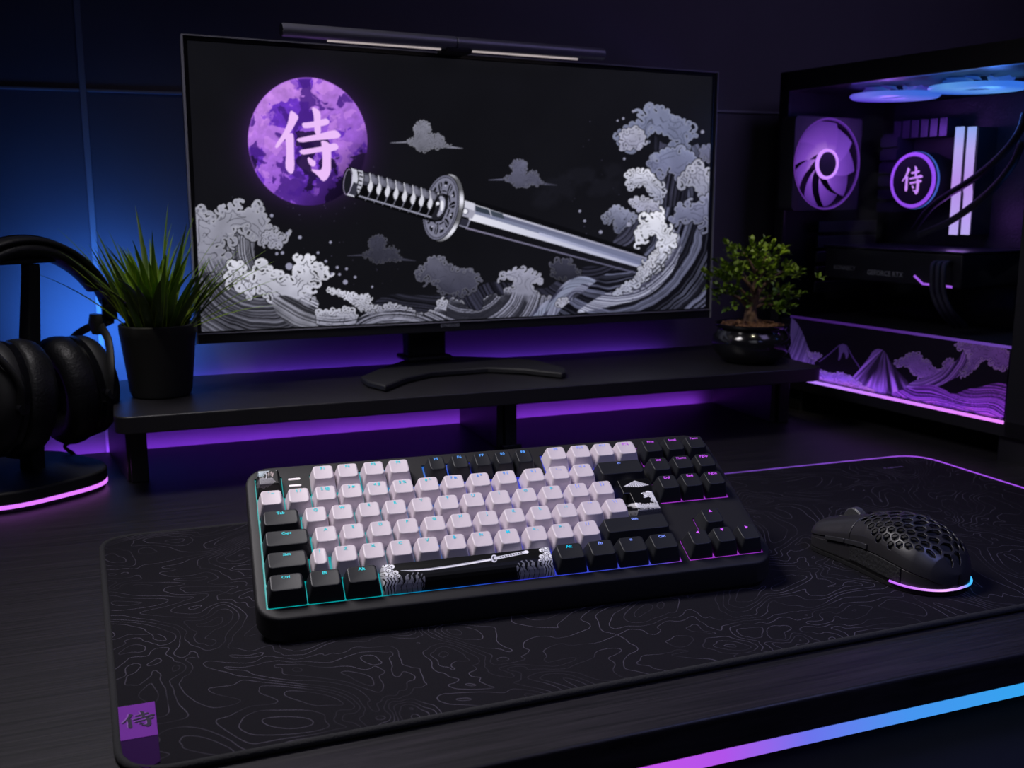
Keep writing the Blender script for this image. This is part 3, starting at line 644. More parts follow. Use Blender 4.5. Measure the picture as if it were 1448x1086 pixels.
# ---------------------------------------------------------------- lamps
area('added_key_light', (-.12, .84, .84), (.27, .63, .03), .28, 2.15, (1., .95, .98), 85)  # added key light over the keyboard, no fixture belongs to it
area('blue_wall_wash', (-.015, 1.140, .135), (-.015, WALLY, .150), .13, .34, (.045, .25, 1.), 160, .11)
area('blue_desk_wash', (.62, .25, .55), (.5, .50, 0), .2, .26, (.3, .35, 1.), 80)
area('violet_fill', (1.05, .25, 1.2), (.8, 1.1, .2), .5, .28, (.55, .45, 1.), 70)
area('front_fill', (.1, -.1, .8), (.3, .65, .05), .5, .12, (.85, .85, 1.), 60)
spot('grass_spot', (-.25, .70, .70), (.03, 1.09, .15), 4.5, (1., .95, .75), 13)  # added spot to brighten the grass, without a real lamp
spot('bonsai_spot', (.50, .60, .95), (.745, 1.05, .15), 9.0, (1., .92, .65), 11)  # likewise added, lifts the bonsai leaves
# ---------------------------------------------------------------- monitor
MX, MY, MZ, MW, MH, MYAW, MTILT = .3933, 1.12, .1256, .6427, .306, R(4.5), R(-1.0)
mon = thing('monitor', 'wide black monitor showing a katana, a purple moon and curling waves', 'monitor', (MX, MY, ZR), (0, 0, MYAW))
Mm = Matrix.Translation((MX, MY, MZ)) @ Matrix.Rotation(MYAW, 4, 'Z') @ Matrix.Rotation(MTILT, 4, 'X') @ Matrix.Rotation(R(.44), 4, 'Y')
head = Matrix.Translation((0, 0, MZ - ZR)) @ Matrix.Rotation(MTILT, 4, 'X') @ Matrix.Rotation(R(.44), 4, 'Y')
W2 = MW / 2
M_bez = mat('bezel_black', (.018, .018, .022), .35, noise=.1)
M_edge = mat('bezel_edge', (.30, .30, .36), .4, noise=.1)
# picture area in panel coordinates, found from the corners of the lit image
def loc_on(u, v):
    n = Mm.to_3x3() @ Vector((0, 1, 0)); p = Mm.inverted() @ hit(u, v, Mm.translation, n); return p.x, p.z
TL, TR_, BR, BL = [loc_on(*c) for c in ((270.5, 58.5), (1005, 107.5), (1000.5, 437), (279.5, 467))]
sx0, sx1, sz0, sz1 = (TL[0] + BL[0]) / 2, (TR_[0] + BR[0]) / 2, (BL[1] + BR[1]) / 2, (TL[1] + TR_[1]) / 2
fr = MB()
fr.box(-W2, W2, .0, .010, sz1 + .001, MH); fr.box(-W2, W2, -.001, .012, 0, sz0 - .0015); fr.box(-W2, sx0 - .001, .0, .010, 0, MH); fr.box(sx1 + .001, W2, .0, .010, 0, MH)
def onhead(mb): mb.v = [tuple(head @ Vector(p)) for p in mb.v]; return mb
onhead(fr).build('bezel', M_bez, mon)
lip = MB(); e = .0012
lip.box(-W2 - e, W2 + e, -.003, .006, MH, MH + e); lip.box(-W2 - e, -W2, -.003, .006, 0, MH); lip.box(W2, W2 + e, -.003, .006, 0, MH); lip.box(-W2, W2, -.0022, -.001, sz0 - .0028, sz0 - .0016)
onhead(lip).build('edge_trim', M_edge, mon)
onhead(MB().box(-W2, W2, .010, .022, 0, MH)).build('back_shell', M_blk, mon, bevel=.003)
onhead(MB().box(-.11, .11, .022, .05, .06, .24)).build('back_housing', M_blk, mon, bevel=.01)
NX, NY = 1040, 470
gx, gz = np.meshgrid(np.linspace(sx0, sx1, NX), np.linspace(sz0, sz1, NY))
loc = np.stack([gx.ravel(), np.full(gx.size, .0004), gz.ravel()], 1)
H4 = np.array(head); Wm = np.array(Mm)
wp = loc @ Wm[:3, :3].T + Wm[:3, 3]
# picture coordinates: the corner-to-corner map of the artwork (fixed numbers), not the lens
def homog(src, dst):
    A = []
    for (x, y), (u, v) in zip(src, dst):
        A.append([x, y, 1, 0, 0, 0, -u * x, -u * y, -u]); A.append([0, 0, 0, x, y, 1, -v * x, -v * y, -v])
    return np.linalg.svd(np.array(A, float))[2][-1].reshape(3, 3)
Hm = homog([(sx0, sz1), (sx1, sz1), (sx1, sz0), (sx0, sz0)], [(270.5, 58.5), (1005, 107.5), (1000.5, 437), (279.5, 467)])
q = np.stack([gx, gz, np.ones_like(gx)], -1) @ Hm.T
ART = paint_screen(q[..., 0] / q[..., 2], q[..., 1] / q[..., 2])
lv = loc @ H4[:3, :3].T + H4[:3, 3]
me = grid_mesh('screen', lv, NX, NY, s2l(ART).reshape(-1, 3))
M_scr = colmat('screen_picture', emis=1.0, diff=.02, rough=.35, spec=.2)
link('screen', me, M_scr, mon, smooth=0)
tm = text_mesh('EYNIOOD', .0052, .0001).copy(); tm.transform(Matrix.Rotation(R(90), 4, 'X'))
lx, lz = loc_on(636, 460)
tm.transform(Matrix.Translation((lx, -.0014, lz))); tm.transform(head)
link('logo', tm, mat('logo_grey', (.10, .10, .13), .5, emis=(.05, .05, .07), estr=.5), mon, smooth=0)
# stand: neck and wide V foot
inv = Matrix.Rotation(-MYAW, 4, 'Z') @ Matrix.Translation((-MX, -MY, -ZR))
def S(u, v, z=ZR): return inv @ hz(u, v, z)
nk0 = inv @ hy(581, 480, 1.15); nk1 = inv @ hy(637, 480, 1.15)
xa, xb = nk0.x, nk1.x
MB().box(xa, xb, .045, .068, .010, .20).build('neck', M_soft, mon, bevel=.004)
foot = [S(545, 547, ZR + .006), S(520, 541, ZR + .006), S(510, 534, ZR + .006), S(540, 521, ZR + .006), S(570, 511, ZR + .006), S(630, 504.5, ZR + .006), S(720, 507, ZR + .006), S(760, 511, ZR + .006), S(799, 522, ZR + .006), S(800, 527, ZR + .006), S(795, 529, ZR + .006), S(740, 523, ZR + .006), S(690, 521, ZR + .006), S(610, 527, ZR + .006), S(575, 535, ZR + .006)]
MB().prism([(p.x, p.y) for p in foot][::-1], .0005, .0075).build('foot', M_soft, mon, bevel=.0018, seg=2)
MB().box(xa - .004, xb + .004, .035, .078, .0075, .013).build('neck_collar', M_soft, mon, bevel=.002)

# ---------------------------------------------------------------- monitor light bar
yb = MY - .018
p0 = hit(398, 42, (MX, MY - .02, 0), (-math.sin(MYAW), math.cos(MYAW), 0)); p1 = hit(853, 77, (MX, MY - .02, 0), (-math.sin(MYAW), math.cos(MYAW), 0))
d = (p1 - p0); Lb = d.length; d.normalize()
bar = thing('monitor_light_bar', 'thin black cylindrical lamp bar clamped on the top edge of the monitor', 'light bar', (p0 + p1) / 2, (0, -math.asin(d.z), math.atan2(d.y, d.x)))
M_bar = mat('bar_anodised', (.26, .26, .33), .42, metal=.5, noise=.05)
rb = .0068
def cyl(x0, x1, r, n=40): return MB().tube([(x0, 0, 0), (x0 + .0005, 0, 0), (x1 - .0005, 0, 0), (x1, 0, 0)], [r - .0006, r, r, r - .0006], n)
xs = -Lb / 2 + (628 - 398) / (853 - 398) * Lb
cyl(-Lb / 2, xs - .0006, rb).build('tube', M_bar, bar); cyl(xs + .0006, Lb / 2, rb * .97).build('tube', M_bar, bar)
cyl(xs - .0006, xs + .0006, rb * .9).build('joint', M_gloss, bar)
MB().tube([(-Lb / 2 - .0008, 0, 0), (-Lb / 2, 0, 0)], rb * .96, 32).build('end_cap', M_gloss, bar)
for a, b in (((455 - 398) / 455., (607 - 398) / 455.), ((652 - 398) / 455., (812 - 398) / 455.)):
    xa_, xb_ = -Lb / 2 + a * Lb, -Lb / 2 + b * Lb
    MB().prism(rrect(xa_, xb_, -.0012, .0012, .0008, 2), -rb - .0014, -rb + .001).build('light_slot', mat('slot_glow', (.5, .45, .45), .4, emis=(1., .86, .84), estr=.42), bar)
MB().box(xs - .012, xs + .018, -.004, .056, -.0100, -.0055).build('clamp', M_blk, bar, bevel=.001)
MB().box(xs - .010, xs + .014, .052, .056, -.05, -.006).build('clamp_arm', M_blk, bar, bevel=.001)
# ---------------------------------------------------------------- mouse pad
PT = .004
pad = thing('desk_mat', 'large dark cloth desk mat with contour-line print under the keyboard and mouse', 'desk mat', (.4, .68, 0))
PADO = [hz(*c, PT) for c in ((150, 1104), (1700, 815), (1650, 783), (1266, 645.5), (128, 757))]
Pc = [(-.0165, .4885), (.800, .4915), (.7935, .8475), (-.0285, .8705)]
pad_pts = rpoly([(x - .4, y - .68) for x, y in Pc], [.03, .03, .035, .03], 8)
def pad_mat():
    m = bpy.data.materials.new('mat_cloth'); m.use_nodes = True; N = m.node_tree.nodes; L = m.node_tree.links; b = N['Principled BSDF']
    tc = N.new('ShaderNodeTexCoord')
    def h(dx, dy):
        mp = N.new('ShaderNodeVectorMath'); mp.operation = 'ADD'; mp.inputs[1].default_value = (dx, dy, 0); L.new(tc.outputs['Object'], mp.inputs[0])
        n = N.new('ShaderNodeTexNoise'); n.inputs['Scale'].default_value = 9.; n.inputs['Detail'].default_value = 2.6; n.inputs['Roughness'].default_value = .45; n.inputs['Distortion'].default_value = .9
        L.new(mp.outputs[0], n.inputs['Vector']); return n.outputs['Fac']
    def mth(op, a, c=None, d=None):
        n = N.new('ShaderNodeMath'); n.operation = op
        for i, q in enumerate((a, c, d)):
            if q is None: continue
            if isinstance(q, (int, float)): n.inputs[i].default_value = q
            else: L.new(q, n.inputs[i])
        return n.outputs[0]
    e = .0006; h0 = h(0, 0); gx_ = mth('SUBTRACT', h(e, 0), h0); gy_ = mth('SUBTRACT', h(0, e), h0)
    g = mth('SQRT', mth('ADD', mth('MULTIPLY', gx_, gx_), mth('MULTIPLY', gy_, gy_)))
    K = 26.
    fr = mth('ABSOLUTE', mth('SUBTRACT', mth('FRACT', mth('MULTIPLY', h0, K)), .5))      # .5 at the line
    dist = mth('DIVIDE', mth('SUBTRACT', .5, fr), mth('MAXIMUM', mth('MULTIPLY', g, K / e), 1.))   # metres from the line
    ln = N.new('ShaderNodeMapRange'); ln.inputs['From Min'].default_value = .00042; ln.inputs['From Max'].default_value = .00012; L.new(dist, ln.inputs['Value'])
    brk = N.new('ShaderNodeTexNoise'); brk.inputs['Scale'].default_value = 22; L.new(tc.outputs['Object'], brk.inputs['Vector'])
    bm_ = N.new('ShaderNodeMapRange'); bm_.inputs['From Min'].default_value = .42; bm_.inputs['From Max'].default_value = .58; bm_.inputs['To Min'].default_value = .22; L.new(brk.outputs['Fac'], bm_.inputs['Value'])
    f = mth('MULTIPLY', ln.outputs[0], bm_.outputs[0])
    wv = N.new('ShaderNodeTexNoise'); wv.inputs['Scale'].default_value = 1300; L.new(tc.outputs['Object'], wv.inputs['Vector'])
    wr = N.new('ShaderNodeMapRange'); wr.inputs['To Min'].default_value = .55; wr.inputs['To Max'].default_value = 1.45; L.new(wv.outputs['Fac'], wr.inputs['Value'])
    bc = N.new('ShaderNodeVectorMath'); bc.operation = 'SCALE'; bc.inputs[0].default_value = (.0062, .0056, .0090); L.new(wr.outputs[0], bc.inputs['Scale'])
    mx = N.new('ShaderNodeMix'); mx.data_type = 'RGBA'; L.new(f, mx.inputs[0]); L.new(bc.outputs[0], mx.inputs[6]); mx.inputs[7].default_value = (.062, .056, .080, 1)
    L.new(mx.outputs[2], b.inputs['Base Color']); b.inputs['Roughness'].default_value = .85; b.inputs['Specular IOR Level'].default_value = .12
    bp = N.new('ShaderNodeBump'); bp.inputs['Strength'].default_value = .3; bp.inputs['Distance'].default_value = .0003; L.new(wv.outputs['Fac'], bp.inputs['Height']); L.new(bp.outputs[0], b.inputs['Normal'])
    return m
inner = rpoly([(x - .4, y - .68) for x, y in ((-.0125, .4925), (.7955, .4955), (.7895, .8435), (-.0245, .8665))], [.027, .027, .032, .027], 8)
MB().prism(inner, .0003, PT).build('cloth_surface', pad_mat(), pad)
def loop(pts, z): return [(p[0], p[1], z) for p in pts]
mid = [((a[0] + b[0]) / 2, (a[1] + b[1]) / 2, .0025) for a, b in zip(pad_pts, inner)]
MB().tube(mid + [mid[0]], .0023, 10, cap=False, upv=(0, 0, 1)).build('stitched_border', mat('border_black', (.008, .008, .011), .9, bump=.4, bscale=900), pad, smooth=60)
# glowing piping on the far edge and the right edge
k = 9
rear = [mid[18], ] ; path = []
pr = [p for p in mid[9:27]]     # front right corner, back right corner
a = Vector((.30 - .4, .8595 - .68, .0042)); cpts = [Vector((p[0], p[1], .0042)) for p in mid[18:27]][::-1]; zz = Vector((mid[17][0], mid[17][1], .0042))
MB().tube([a] + [a.lerp(cpts[0], t / 12) for t in range(1, 12)] + cpts + [cpts[-1].lerp(zz, t / 8) for t in range(1, 9)], .0011, 8, upv=(0, 0, 1)).build('light_piping', glow('piping_glow', [(0, (.01, .005, .03)), (.35, (.06, .02, .18)), (.75, (.20, .06, .55)), (.93, (.30, .08, .70)), (1, (.42, .08, .95))], 'X', -.1, .385, 1.0), pad, smooth=60)
# woven corner label
T = [hz(u, v, PT) for u, v in ((166, 1000), (219, 995), (226, 1040), (171, 1050))]
def tl(p): return (p.x - .4, p.y - .68)
tgm = mat('label_violet', (.15, .022, .30), .8, spec=.2, noise=.08, bump=.1, bscale=1500)
x0, x1 = -.0135, .0068; ys = (.5725, .5345, .4955)
x0 = tl(hz(170, 1025, PT))[0]; x1 = tl(hz(222, 1020, PT))[0]; ya = tl(hz(192, 998, PT))[1]; yb_ = tl(hz(198, 1045, PT))[1]
MB().prism([(x0, yb_), (x1, yb_), (x1 - .0004, ya), (x0 - .001, ya)], PT + .0001, PT + .0008).build('woven_label', tgm, pad)
MB().prism([(x0 + .001, yb_ - .014), (x0 + .006, yb_ - .025), (x0 + .012, yb_ - .032), (x1, -.1840), (x1, yb_ - .0003), (x0, yb_ - .0003)], PT + .0001, PT + .0006).build('label_tail', mat('label_dark_violet', (.022, .004, .05), .9, spec=.1, noise=.1), pad)
gm = glyph_mesh(.019); link('label_glyph', gm, mat('glyph_dark', (.012, .004, .03), .8), pad, loc=((x0 + x1) / 2, (ya + yb_) / 2, PT + .0009), rot=(0, 0, R(4)), smooth=0)
g2 = glyph_mesh(.019, .0001); link('glyph_highlight', g2, mat('glyph_light', (.24, .07, .42), .7), pad, loc=((x0 + x1) / 2 - .0006, (ya + yb_) / 2 + .0006, PT + .00082), rot=(0, 0, R(4)), smooth=0)
tm = text_mesh('Kaginawa', .006, .0001); pq = hz(1263, 661, PT)
link('printed_mark', tm, mat('mark_violet', (.10, .06, .2), .7, emis=(.05, .03, .12), estr=.3), pad, loc=(pq.x - .4, pq.y - .68, PT + .0002), rot=(0, 0, R(-2)), smooth=0)

# ---------------------------------------------------------------- keyboard
KW, KD, KTH, KTI, KRO = .362, .1418, R(-4.43), R(27.5), R(-.5)
KO = Vector((.0663, .6111, .0202))
KR = Matrix.Rotation(KTH, 4, 'Z') @ Matrix.Rotation(KTI, 4, 'X') @ Matrix.Rotation(KRO, 4, 'Y')
KM = Matrix.Translation(KO) @ KR
kb = thing('keyboard', 'compact black mechanical keyboard with pale lilac and black keycaps, tilted on its feet', 'keyboard', KO, KR.to_euler())
M_case = mat('case_black', (.012, .0115, .0135), .55, spec=.3, noise=.08, bump=.06, bscale=1200)
dn = KR.to_3x3().inverted() @ Vector((0, 0, -1))       # straight down in keyboard coordinates
def mm(*a): return [q / 1000. for q in a]
holes = {'main': [(6.4, 9.7), (291.2, 9.7), (294, 110), (296.5, 131), (220, 131), (219, 109.5), (212.5, 109.5), (213, 130), (127.5, 130), (127, 109.5), (117.5, 109.5), (118, 130), (45, 130), (44.5, 109.5), (25.5, 109.5), (25.5, 130), (6.5, 130)],
         'nav': [(296.5, 67), (354, 67), (355.5, 131), (299, 131)],
         'arrow': [(296.6, 9.7), (355, 9.7), (355, 29.8), (334.5, 29.8), (334.5, 49), (315, 49), (315, 29.8), (296.6, 29.8)]}
holes['nav'] = [(297, 67), (353.5, 67), (354.5, 131), (299, 131)]
outer = rrect(0, KW, 0, KD, .017, 8); RB = .0022
bm = bmesh.new()
oi = rrect(RB, KW - RB, RB, KD - RB, .0155, 8)
lo = [bm.verts.new((x, y, 0)) for x, y in oi]; edges = [bm.edges.new((lo[i], lo[(i + 1) % len(lo)])) for i in range(len(lo))]
hl = []
for h in holes.values():
    vs = [bm.verts.new((x / 1000., y / 1000., 0)) for x, y in h]; hl.append(vs)
    edges += [bm.edges.new((vs[i], vs[(i + 1) % len(vs)])) for i in range(len(vs))]
bmesh.ops.triangle_fill(bm, use_beauty=True, use_dissolve=False, edges=edges)
for vs in hl:
    lw = [bm.verts.new((v.co.x, v.co.y, -.0042)) for v in vs]
    for i in range(len(vs)): bm.faces.new((vs[i], vs[(i + 1) % len(vs)], lw[(i + 1) % len(vs)], lw[i]))
n = len(lo); prev = lo
for t in (30, 60, 90):
    c = math.cos(R(t)); s_ = math.sin(R(t)); rr = .0155 + .0015 * s_; ins = RB * (1 - s_)
    cur = [bm.verts.new((x, y, -RB * (1 - c))) for x, y in rrect(ins, KW - ins, ins, KD - ins, rr, 8)]
    for i in range(n): bm.faces.new((prev[i], prev[(i + 1) % n], cur[(i + 1) % n], cur[i]))
    prev = cur
HC = .0155
for dist, ins in ((.0125, 0), (HC, .0015)):
    cur = [bm.verts.new((x + dn.x * dist, y + dn.y * dist, -RB + dn.z * dist)) for x, y in rrect(ins, KW - ins, ins, KD - ins, .017, 8)]
    for i in range(n): bm.faces.new((prev[i], prev[(i + 1) % n], cur[(i + 1) % n], cur[i]))
    prev = cur
bm.faces.new(prev[::-1])
me = bpy.data.meshes.new('case'); bmesh.ops.recalc_face_normals(bm, faces=bm.faces); bm.to_mesh(me); bm.free()
link('case', me, M_case, kb, smooth=32)
gl = MB()
for h in holes.values(): gl.prism([(x / 1000., y / 1000.) for x, y in h], -.0040, -.0012)
M_back = glow('backlight', [(0, (.0, .60, .58)), (.22, (.0, .55, .62)), (.33, (.0, .25, .95)), (.45, (.05, .06, .95)), (.62, (.06, .10, 1.)), (.76, (.12, .12, .95)), (.82, (.60, .06, .95)), (1, (.50, .05, .90))], 'X', 0, KW, .55)
gl.build('backlight_plate', M_back, kb, smooth=0)
# flip-out feet that carry the raised rear, and small front feet
invK = KM.inverted()
for fx in (.075, .285):
    top = KM @ Vector((fx, .112, 0)); topz = top.z - .014
    v = []
    for (px_, py_, pz_) in ((top.x - .016, top.y - .006, PT), (top.x + .016, top.y - .006, PT), (top.x + .016, top.y + .004, PT), (top.x - .016, top.y + .004, PT)):
        v.append(invK @ Vector((px_, py_, pz_)))
    for (px_, py_) in ((-.02, -.004), (.02, -.004), (.02, .005), (-.02, .005)):
        v.append(invK @ Vector((top.x + px_, top.y + py_, (KM @ Vector((fx + px_, .112 + py_, 0))).z - .0172)))
    MB().add(v, [(0, 3, 2, 1), (4, 5, 6, 7), (0, 1, 5, 4), (1, 2, 6, 5), (2, 3, 7, 6), (3, 0, 4, 7)]).build('flip_foot', M_soft, kb)
# status lights: two short bars beside the Esc key
M_bar2 = mat('bar_light', (.6, .55, .6), .35, emis=(.9, .8, .85), estr=.45)
for (u, v) in ((416, 678), (417.5, 687)):
    p = invK @ hit(u, v, KO, KR.to_3x3() @ Vector((0, 0, 1)))
    MB().prism(rrect(p.x - .0043, p.x + .0043, p.y - .0008, p.y + .0008, .0007, 3), -.0002, .0006).build('indicator_bar', M_bar2, kb)

M_key = mat('keycap_lilac', (.62, .55, .61), .42, noise=.03, nscale=60, bump=.04, bscale=1500)
M_kblk = mat('keycap_black', (.015, .016, .020), .45, spec=.3, noise=.06, bump=.05, bscale=1500)
_kc = {}
def keycap(wd, dp, H=.0108):
    """sculpted keycap, base centred on the origin in xy, skirt at z = -.0012"""
    key = (round(wd, 4), round(dp, 4))
    if key in _kc: return _kc[key]
    rings = []
    def ring(x0, x1, y0, y1, r, z, n=4, dish=0.):
        pts = rrect(x0, x1, y0, y1, r, n); cy = (y0 + y1) / 2; cx = (x0 + x1) / 2
        return [(x, y, z - dish * (1 - min(1, abs(x - cx) / ((x1 - x0) / 2)) ** 2)) for x, y in pts]
    W_, D_ = wd / 2, dp / 2; tx = .0021; tb = .0010; tf = .0036      # side, back and front slopes
    rings.append(ring(-W_, W_, -D_, D_, .0012, -.0008))
    for t in (.25, .5, .75):
        s_ = t ** 1.3
        rings.append(ring(-W_ + tx * s_, W_ - tx * s_, -D_ + tf * s_, D_ - tb * s_, .0012 + .0010 * t, -.0008 + (H - .0004) * t, 4))
    rings.append(ring(-W_ + tx * .97, W_ - tx * .97, -D_ + tf * .97, D_ - tb * .97, .0023, H - .0009, 4, .0003))
    rings.append(ring(-W_ + tx + .0001, W_ - tx - .0001, -D_ + tf + .0001, D_ - tb - .0001, .0024, H - .0003, 4, .0004))
    rings.append(ring(-W_ + tx + .0005, W_ - tx - .0005, -D_ + tf + .0005, D_ - tb - .0005, .0022, H, 4, .0005))
    rings.append(ring(-W_ + tx + .0012, W_ - tx - .0012, -D_ + tf + .0012, D_ - tb - .0012, .0018, H - .0001, 4, .0006))
    mb = MB(); n = len(rings[0])
    for r_ in rings: mb.v += r_
    for i in range(len(rings) - 1):
        for q in range(n): mb.f.append((i * n + q, i * n + (q + 1) % n, (i + 1) * n + (q + 1) % n, (i + 1) * n + q))
    # top: bridge the last ring by rows (left half to right half) for a smooth dish
    mb.f.append(tuple((len(rings) - 1) * n + q for q in range(n)))
    me = mb.mesh('keycap'); _kc[key] = me
    return me
YR = {0: .1190, 1: .0978, 2: .0778, 3: .0586, 4: .0395, 5: .0202}
keys = []
def row(r, xs, names, light=True, wd=18.0, dp=18.5):
    for x, nm in zip(xs, names): keys.append((x, YR[r], wd, dp, nm, light))
row(0, (53.9, 71.4, 90.2, 108.4), ('F1', 'F2', 'F3', 'F4'))
row(0, (136.6, 154.2, 171.3, 187.6, 203.6), ('F5', 'F6', 'F7', '05', 'F8'), False, 15.8)
row(0, (229.5, 249.0, 267.8, 286.5), ('F9', 'F10', 'F11', 'F12'))
row(0, (308.0, 326.6, 345.2), ('Print', 'Scroll', 'Pause'), False)
row(1, (16.2, 34.8, 53.3, 71.4, 89.6, 107.9, 126.4, 145.2, 164.5, 184.4, 205.8, 225.3, 244.4), ('` ~', '1 !', '2 @', '3 #', '4 $', '5 %', '6 ^', '7 &', '8 *', '9 (', '0 )', '- _', '= +'))
row(2, (44.4, 62.4, 80.8, 99.2, 117.8, 136.6, 155.2, 174.5, 194.4, 214.0, 234.0, 253.2), ('Q', 'W', 'E', 'R', 'T', 'Y', 'U', 'I', 'O', 'P', '[ {', '] }'))
row(3, (49.0, 67.3, 85.9, 104.2, 123.1, 141.8, 160.8, 180.2, 199.7, 219.0, 238.0, 256.9), ('A', 'S', 'D', 'F', 'G', 'H', 'J', 'K', 'L', ': ;', "' \"", '\\ |'))
row(4, (42.9,), ('|',), True, 12.6)
row(4, (59.8, 77.9, 96.2, 114.6, 133.4, 152.1, 171.2, 191.0, 210.0, 229.2), ('Z', 'X', 'C', 'V', 'B', 'N', 'M', '< ,', '> .', '? /'))
for x0, x1, r, nm in ((7.6, 34.6, 2, 'Tab'), (7.6, 39.2, 3, 'Caps'), (7.6, 36.2, 4, 'Shift'), (7.4, 31.9, 5, 'Ctrl'), (32.4, 55.6, 5, '\u229e'), (56.1, 79.3, 5, 'Alt'),
                      (255.0, 293.2, 1, '\u2190'), (239.8, 290.6, 4, 'Shift'), (198.6, 220.6, 5, 'Alt'), (221.8, 243.2, 5, 'Fn'), (244.4, 266.6, 5, '\u2261'), (267.8, 290.0, 5, 'Ctrl')):
    keys.append(((x0 + x1) / 2, YR[r], x1 - x0, 18.3, nm, False))
row(1, (306.5, 325.6, 344.6), ('Ins', 'Home', 'PgUp'), False)
row(2, (305.6, 324.4, 343.6), ('Del', 'End', 'PgDn'), False)
row(4, (324.8,), ('\u25b2',), False); row(5, (306.4, 325.8, 345.2), ('\u25c0', '\u25bc', '\u25b6'), False)
def legcol(x, y, light):
    t = x / 362. - (y - .06) * .0
    if t < .35: c = (.0, .62, .72)
    elif t < .62: c = (.10, .35, .95) if y > .09 else (.0, .55, .80)
    elif t < .78: c = (.22, .32, .98)
    else: c = (.62, .10, .95)
    return c
_lm = {}
def legmat(c, light):
    k_ = (c, light)
    if k_ not in _lm: _lm[k_] = mat('legend_glow', tuple(q * .3 for q in c), .5, emis=c, estr=.75 if light else .9)
    return _lm[k_]
for x, y, wd, dp, nm, light in keys:
    kw = wd / 1000.; kd = dp / 1000.
    me = keycap(kw, kd)
    k_ = link('keycap', me.copy(), M_key if light else M_kblk, kb, loc=(x / 1000., y, 0), smooth=50)
    k_['label'] = ('pale lilac ' if light else 'black ') + 'keycap'
    sz = .0036 if len(nm) <= 3 else .0032
    if len(nm) > 4: sz = .0029
    if nm in '\u25b2\u25c0\u25bc\u25b6': sz = .0028
    tm = text_mesh(nm, sz, .00006)
    c = legcol(x, y, light)
    link('legend', tm.copy(), legmat(c, light), k_, loc=(0, kd / 2 - .0012 - .0029, .01088), smooth=0)

# art keycaps: dense height fields with painted colours
def art_key(name, inside_sd, x0, x1, y0, y1, paint, label, H=.0108, nx=260, ny=110, base=(.035, .037, .045), round_top=False):
    """inside_sd(x, y): distance inside the base outline in metres (positive inside)"""
    def dens(a, b, n):
        t = np.linspace(0, 1, n); m = .0042 / (b - a)
        return a + (b - a) * (t + 0 * t) if m > .4 else a + (b - a) * np.interp(t, [0, .22, .78, 1], [0, m, 1 - m, 1])
    X, Y = np.meshgrid(dens(x0, x1, nx), dens(y0, y1, ny))
    Zt = inside_sd(X, Y, H)
    P = np.stack([X.ravel(), Y.ravel(), (Zt - .0008).ravel()], 1)
    A = Art(X * 1000, -(Y + Zt * .9 - .9 * H) * 1000, base); A.aa = .16
    paint(A)
    me = grid_mesh(name, P, nx, ny, s2l(np.clip(A.C, 0, 1)).reshape(-1, 3))
    o = link(name, me, colmat(name + '_finish', diff=1.0, rough=.36, spec=.35), kb, smooth=180)
    o['label'] = label
    return o
def slope(x0, x1, y0, y1, H, sx=.0021, sf=.0036, sb=.0010, rt=.0011):
    def f(X, Y, H=H):
        a = (X - x0) / sx; b = (x1 - X) / sx; c = (Y - y0) / sf; d = (y1 - Y) / sb
        h = np.minimum(np.minimum(a, b), np.minimum(c, d)) * H
        h = np.where(h > H - rt, H - rt + rt * (1 - np.exp(-(h - H + rt) / rt)), h)
        return np.clip(h, 0, H)
    return f
SIL = (.80, .80, .84); DKL = (.03, .03, .04)
def paint_esc(A):
    A.foam([(8.5, -131), (16, -131), (17, -127), (14, -125), (12.5, -122.5), (10, -121), (8.5, -123)], SIL, (.6, .68, .72), 3, .16, .5, outline=DKL, inner=.3)
    A.foam([(16, -130), (22, -129.5), (23, -126.5), (20, -128), (17, -128)], SIL, SIL, 5, .12, .6, outline=DKL, inner=.3)
    A.foam([(9, -119), (12, -120), (14, -118.5), (17, -119.5), (20, -117), (18, -112), (10, -110), (8, -112)], (.55, .55, .58), (.35, .33, .36), 8, .14, .6, outline=DKL, inner=.8)
    for st in GLYPH: A.poly([(15.2 + x * 5.2, -126.0 + y * 5.6) for x, y in st], (.75, .68, .68))
    A.line([(14.3, -124.5), (14.8, -122), (14.2, -119.5)], .35, SIL)
art_key('escape_keycap', slope(.0072, .0249, YR[0] - .0092, YR[0] + .0092, .0108), .0071, .0250, YR[0] - .0093, YR[0] + .0093, paint_esc, 'dark keycap with silver wave print and a brush character', nx=150, ny=150)
